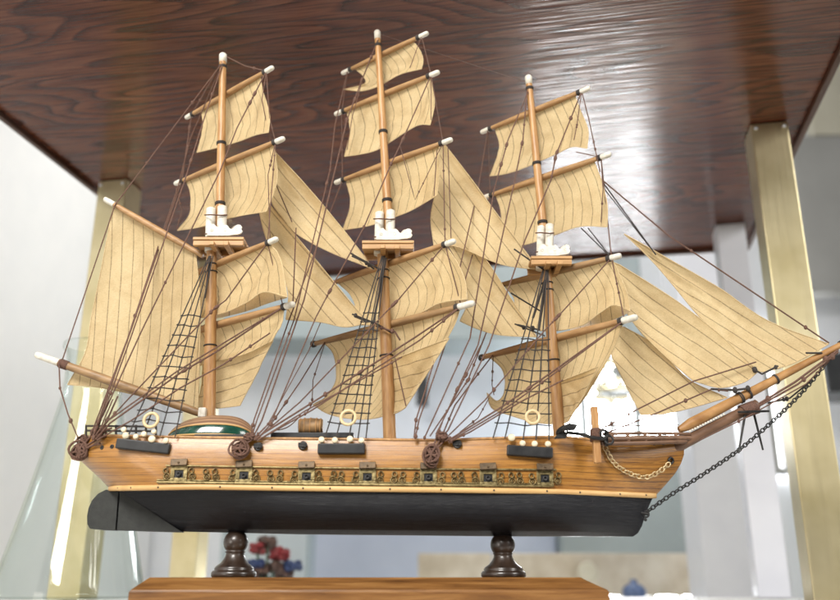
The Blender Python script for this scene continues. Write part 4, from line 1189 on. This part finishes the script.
# crystal chandelier
cx = P(614, 381, 2.6)
ch = thing('chandelier', cx, 'glittering crystal chandelier hanging beyond the jib sails', 'chandelier')
mb = MB(); mb.tube([cx + Vector((0, 0, .9)), cx + Vector((0, 0, .12))], .008, 8)
for k in range(3): mb.torus(cx + Vector((0, 0, .10 - .07 * k)), (0, 0, 1), .15 - .03 * k, .006, 28, 8)
mb.build('chandelier_frame', M['brass'], ch)
for k in range(18):
    th = 2 * math.pi * k / 9; rg = .15 if k < 9 else .10
    MB().ball(cx + Vector((math.cos(th) * rg, math.sin(th) * rg, .10 - (.0 if k < 9 else .10) + random.uniform(-.02, .02))), .0115, 10).build('bulb', M['bulb'], ch)
for k in range(46):
    th = random.uniform(0, 6.28); rg = random.uniform(.04, .16)
    mb = MB().lathe([(0, -.022), (.008, -.004), (.006, .010), (0, .016)], cx + Vector((math.cos(th) * rg, math.sin(th) * rg, random.uniform(-.12, .09))), n=6)
    mb.build('crystal_drop', M['glass'], ch)
# flower vase far behind
vx = P(268, 576, 1.62); 
vase = thing('flower_vase', (vx.x, 1.62, 0), 'clear square vase of dark red flowers behind the left stand peg', 'vase')
a = P(224, 577, 1.62); b = P(312, 577, 1.62)
mb = MB(); wv = (b.x - a.x); hv = .16
for dx in (-1, 1): mb.box((vx.x + dx * (wv / 2 - .003), 1.62, hv / 2 + .002), (.006, .10, hv), bev=.001)
for dy in (-1, 1): mb.box((vx.x, 1.62 + dy * .047, hv / 2 + .002), (wv - .0125, .006, hv), bev=.001)
mb.build('vase_glass', M['thin_glass'], vase)
for (du, v, r, mt, nm) in ((-10, 547, .021, 'red', 'flower'), (15, 553, .024, 'red', 'flower'), (2, 541, .024, 'darkleaf', 'flower'), (-12, 564, .022, 'navy', 'flower'), (30, 566, .022, 'navy', 'flower'), (8, 566, .024, 'darkleaf', 'flower'), (-6, 573, .022, 'darkleaf', 'flower'), (20, 573, .022, 'darkleaf', 'flower')):
    M.setdefault('darkleaf', simple('brown_petals', (.035, .015, .012), (.11, .05, .035), 80, .6))
    r *= .8; c = P(266 + du * .9, v + 2, 1.62); mb = MB()
    for k in range(22):
        t = random.uniform(0, 6.28); q = random.uniform(-.6, .9)
        mb.ball(c + Vector((math.cos(t) * r * .62, math.sin(t) * r * .62, q * r * .6)), r * .42, 8, sq=.7)
    fo_ = mb.build(nm, M[mt], vase)
    MB().tube([c, Vector((c.x * .5 + vx.x * .5, 1.62, .012))], .0025, 6).build('stem', M['stemgreen'], fo_)
# small blue objects on the far board
c = P(634, 590, 2.5)
tag(MB().lathe([(0, -.03), (.030, -.03), (.033, .0), (.024, .012), (.010, .018), (.010, .028), (0, .029)], c, n=20).build('blue_bottle', M['bluething']), 'small blue bottle standing in front of the cream board', 'bottle')
c = P(588, 572, 2.68)
tag(MB().lathe([(0, -.004), (.028, -.004), (.030, 0), (.026, .004), (.022, .003), (0, .002)], c, (0, -1, 0), n=28).build('round_plate', M['cream']), 'small white round plate on the cream board', 'plate')
# far floor
tag(MB().box((.3, 1.9, -.75), (6, 6, .02)).build('floor', M['cream']), kind='structure')

# ================================================================== LIGHT, WORLD, CAMERA
w = bpy.data.worlds.new('World'); S.world = w; w.use_nodes = True
bg = w.node_tree.nodes['Background']; bg.inputs[0].default_value = (.95, .97, 1, 1); bg.inputs[1].default_value = .13
def area(name, loc, aim, size, power, col=(1, .97, .92), sy=None):
    l = bpy.data.lights.new(name, 'AREA'); l.energy = power; l.size = size; l.color = col
    if sy: l.shape = 'RECTANGLE'; l.size_y = sy
    o = bpy.data.objects.new(name, l); COL.objects.link(o); o.location = loc
    o.rotation_euler = (Vector(aim) - Vector(loc)).to_track_quat('-Z', 'Y').to_euler()
    return o
area('room_lamp', (-.50, -.65, 1.22), (0, .8, .3), .7, 50)
area('board_fill', (-1.0, -.2, .14), (0, 1.0, .6), .5, 6, (1, .93, .84))  # added fill that brightens the underside of the upper board
area('side_fill', (1.5, -.1, .9), (.1, .8, .3), .6, 20)  # unseen fill added to light the ship from the right
area('back_wall_fill', (.2, 2.6, 1.9), (.2, 3.3, .4), 1.2, 17)  # unseen source added to brighten the back wall
area('side_wall_fill', (-.3, 2.4, 1.5), (-1.1, 1.7, .6), .8, 5)  # added to lift the brightness of the left wall, no fitting there
cam = bpy.data.cameras.new('camera'); co = bpy.data.objects.new('camera', cam); COL.objects.link(co)
co.location = CAM; co.rotation_euler = (math.pi / 2 + PITCH, 0, 0)
cam.sensor_fit = 'HORIZONTAL'; cam.sensor_width = 36; cam.lens = FPX / 840 * 36
cam.clip_start = .01; cam.clip_end = 100
cam.dof.use_dof = True; cam.dof.focus_distance = .82; cam.dof.aperture_fstop = cam.lens / 1000 / .0088
S.camera = co
S.view_settings.view_transform = 'Standard'; S.view_settings.look = 'None'
S.view_settings.exposure = 0.05
S.cycles.max_bounces = 14; S.cycles.transmission_bounces = 8; S.cycles.sample_clamp_indirect = 6
S.cycles.use_denoising = True
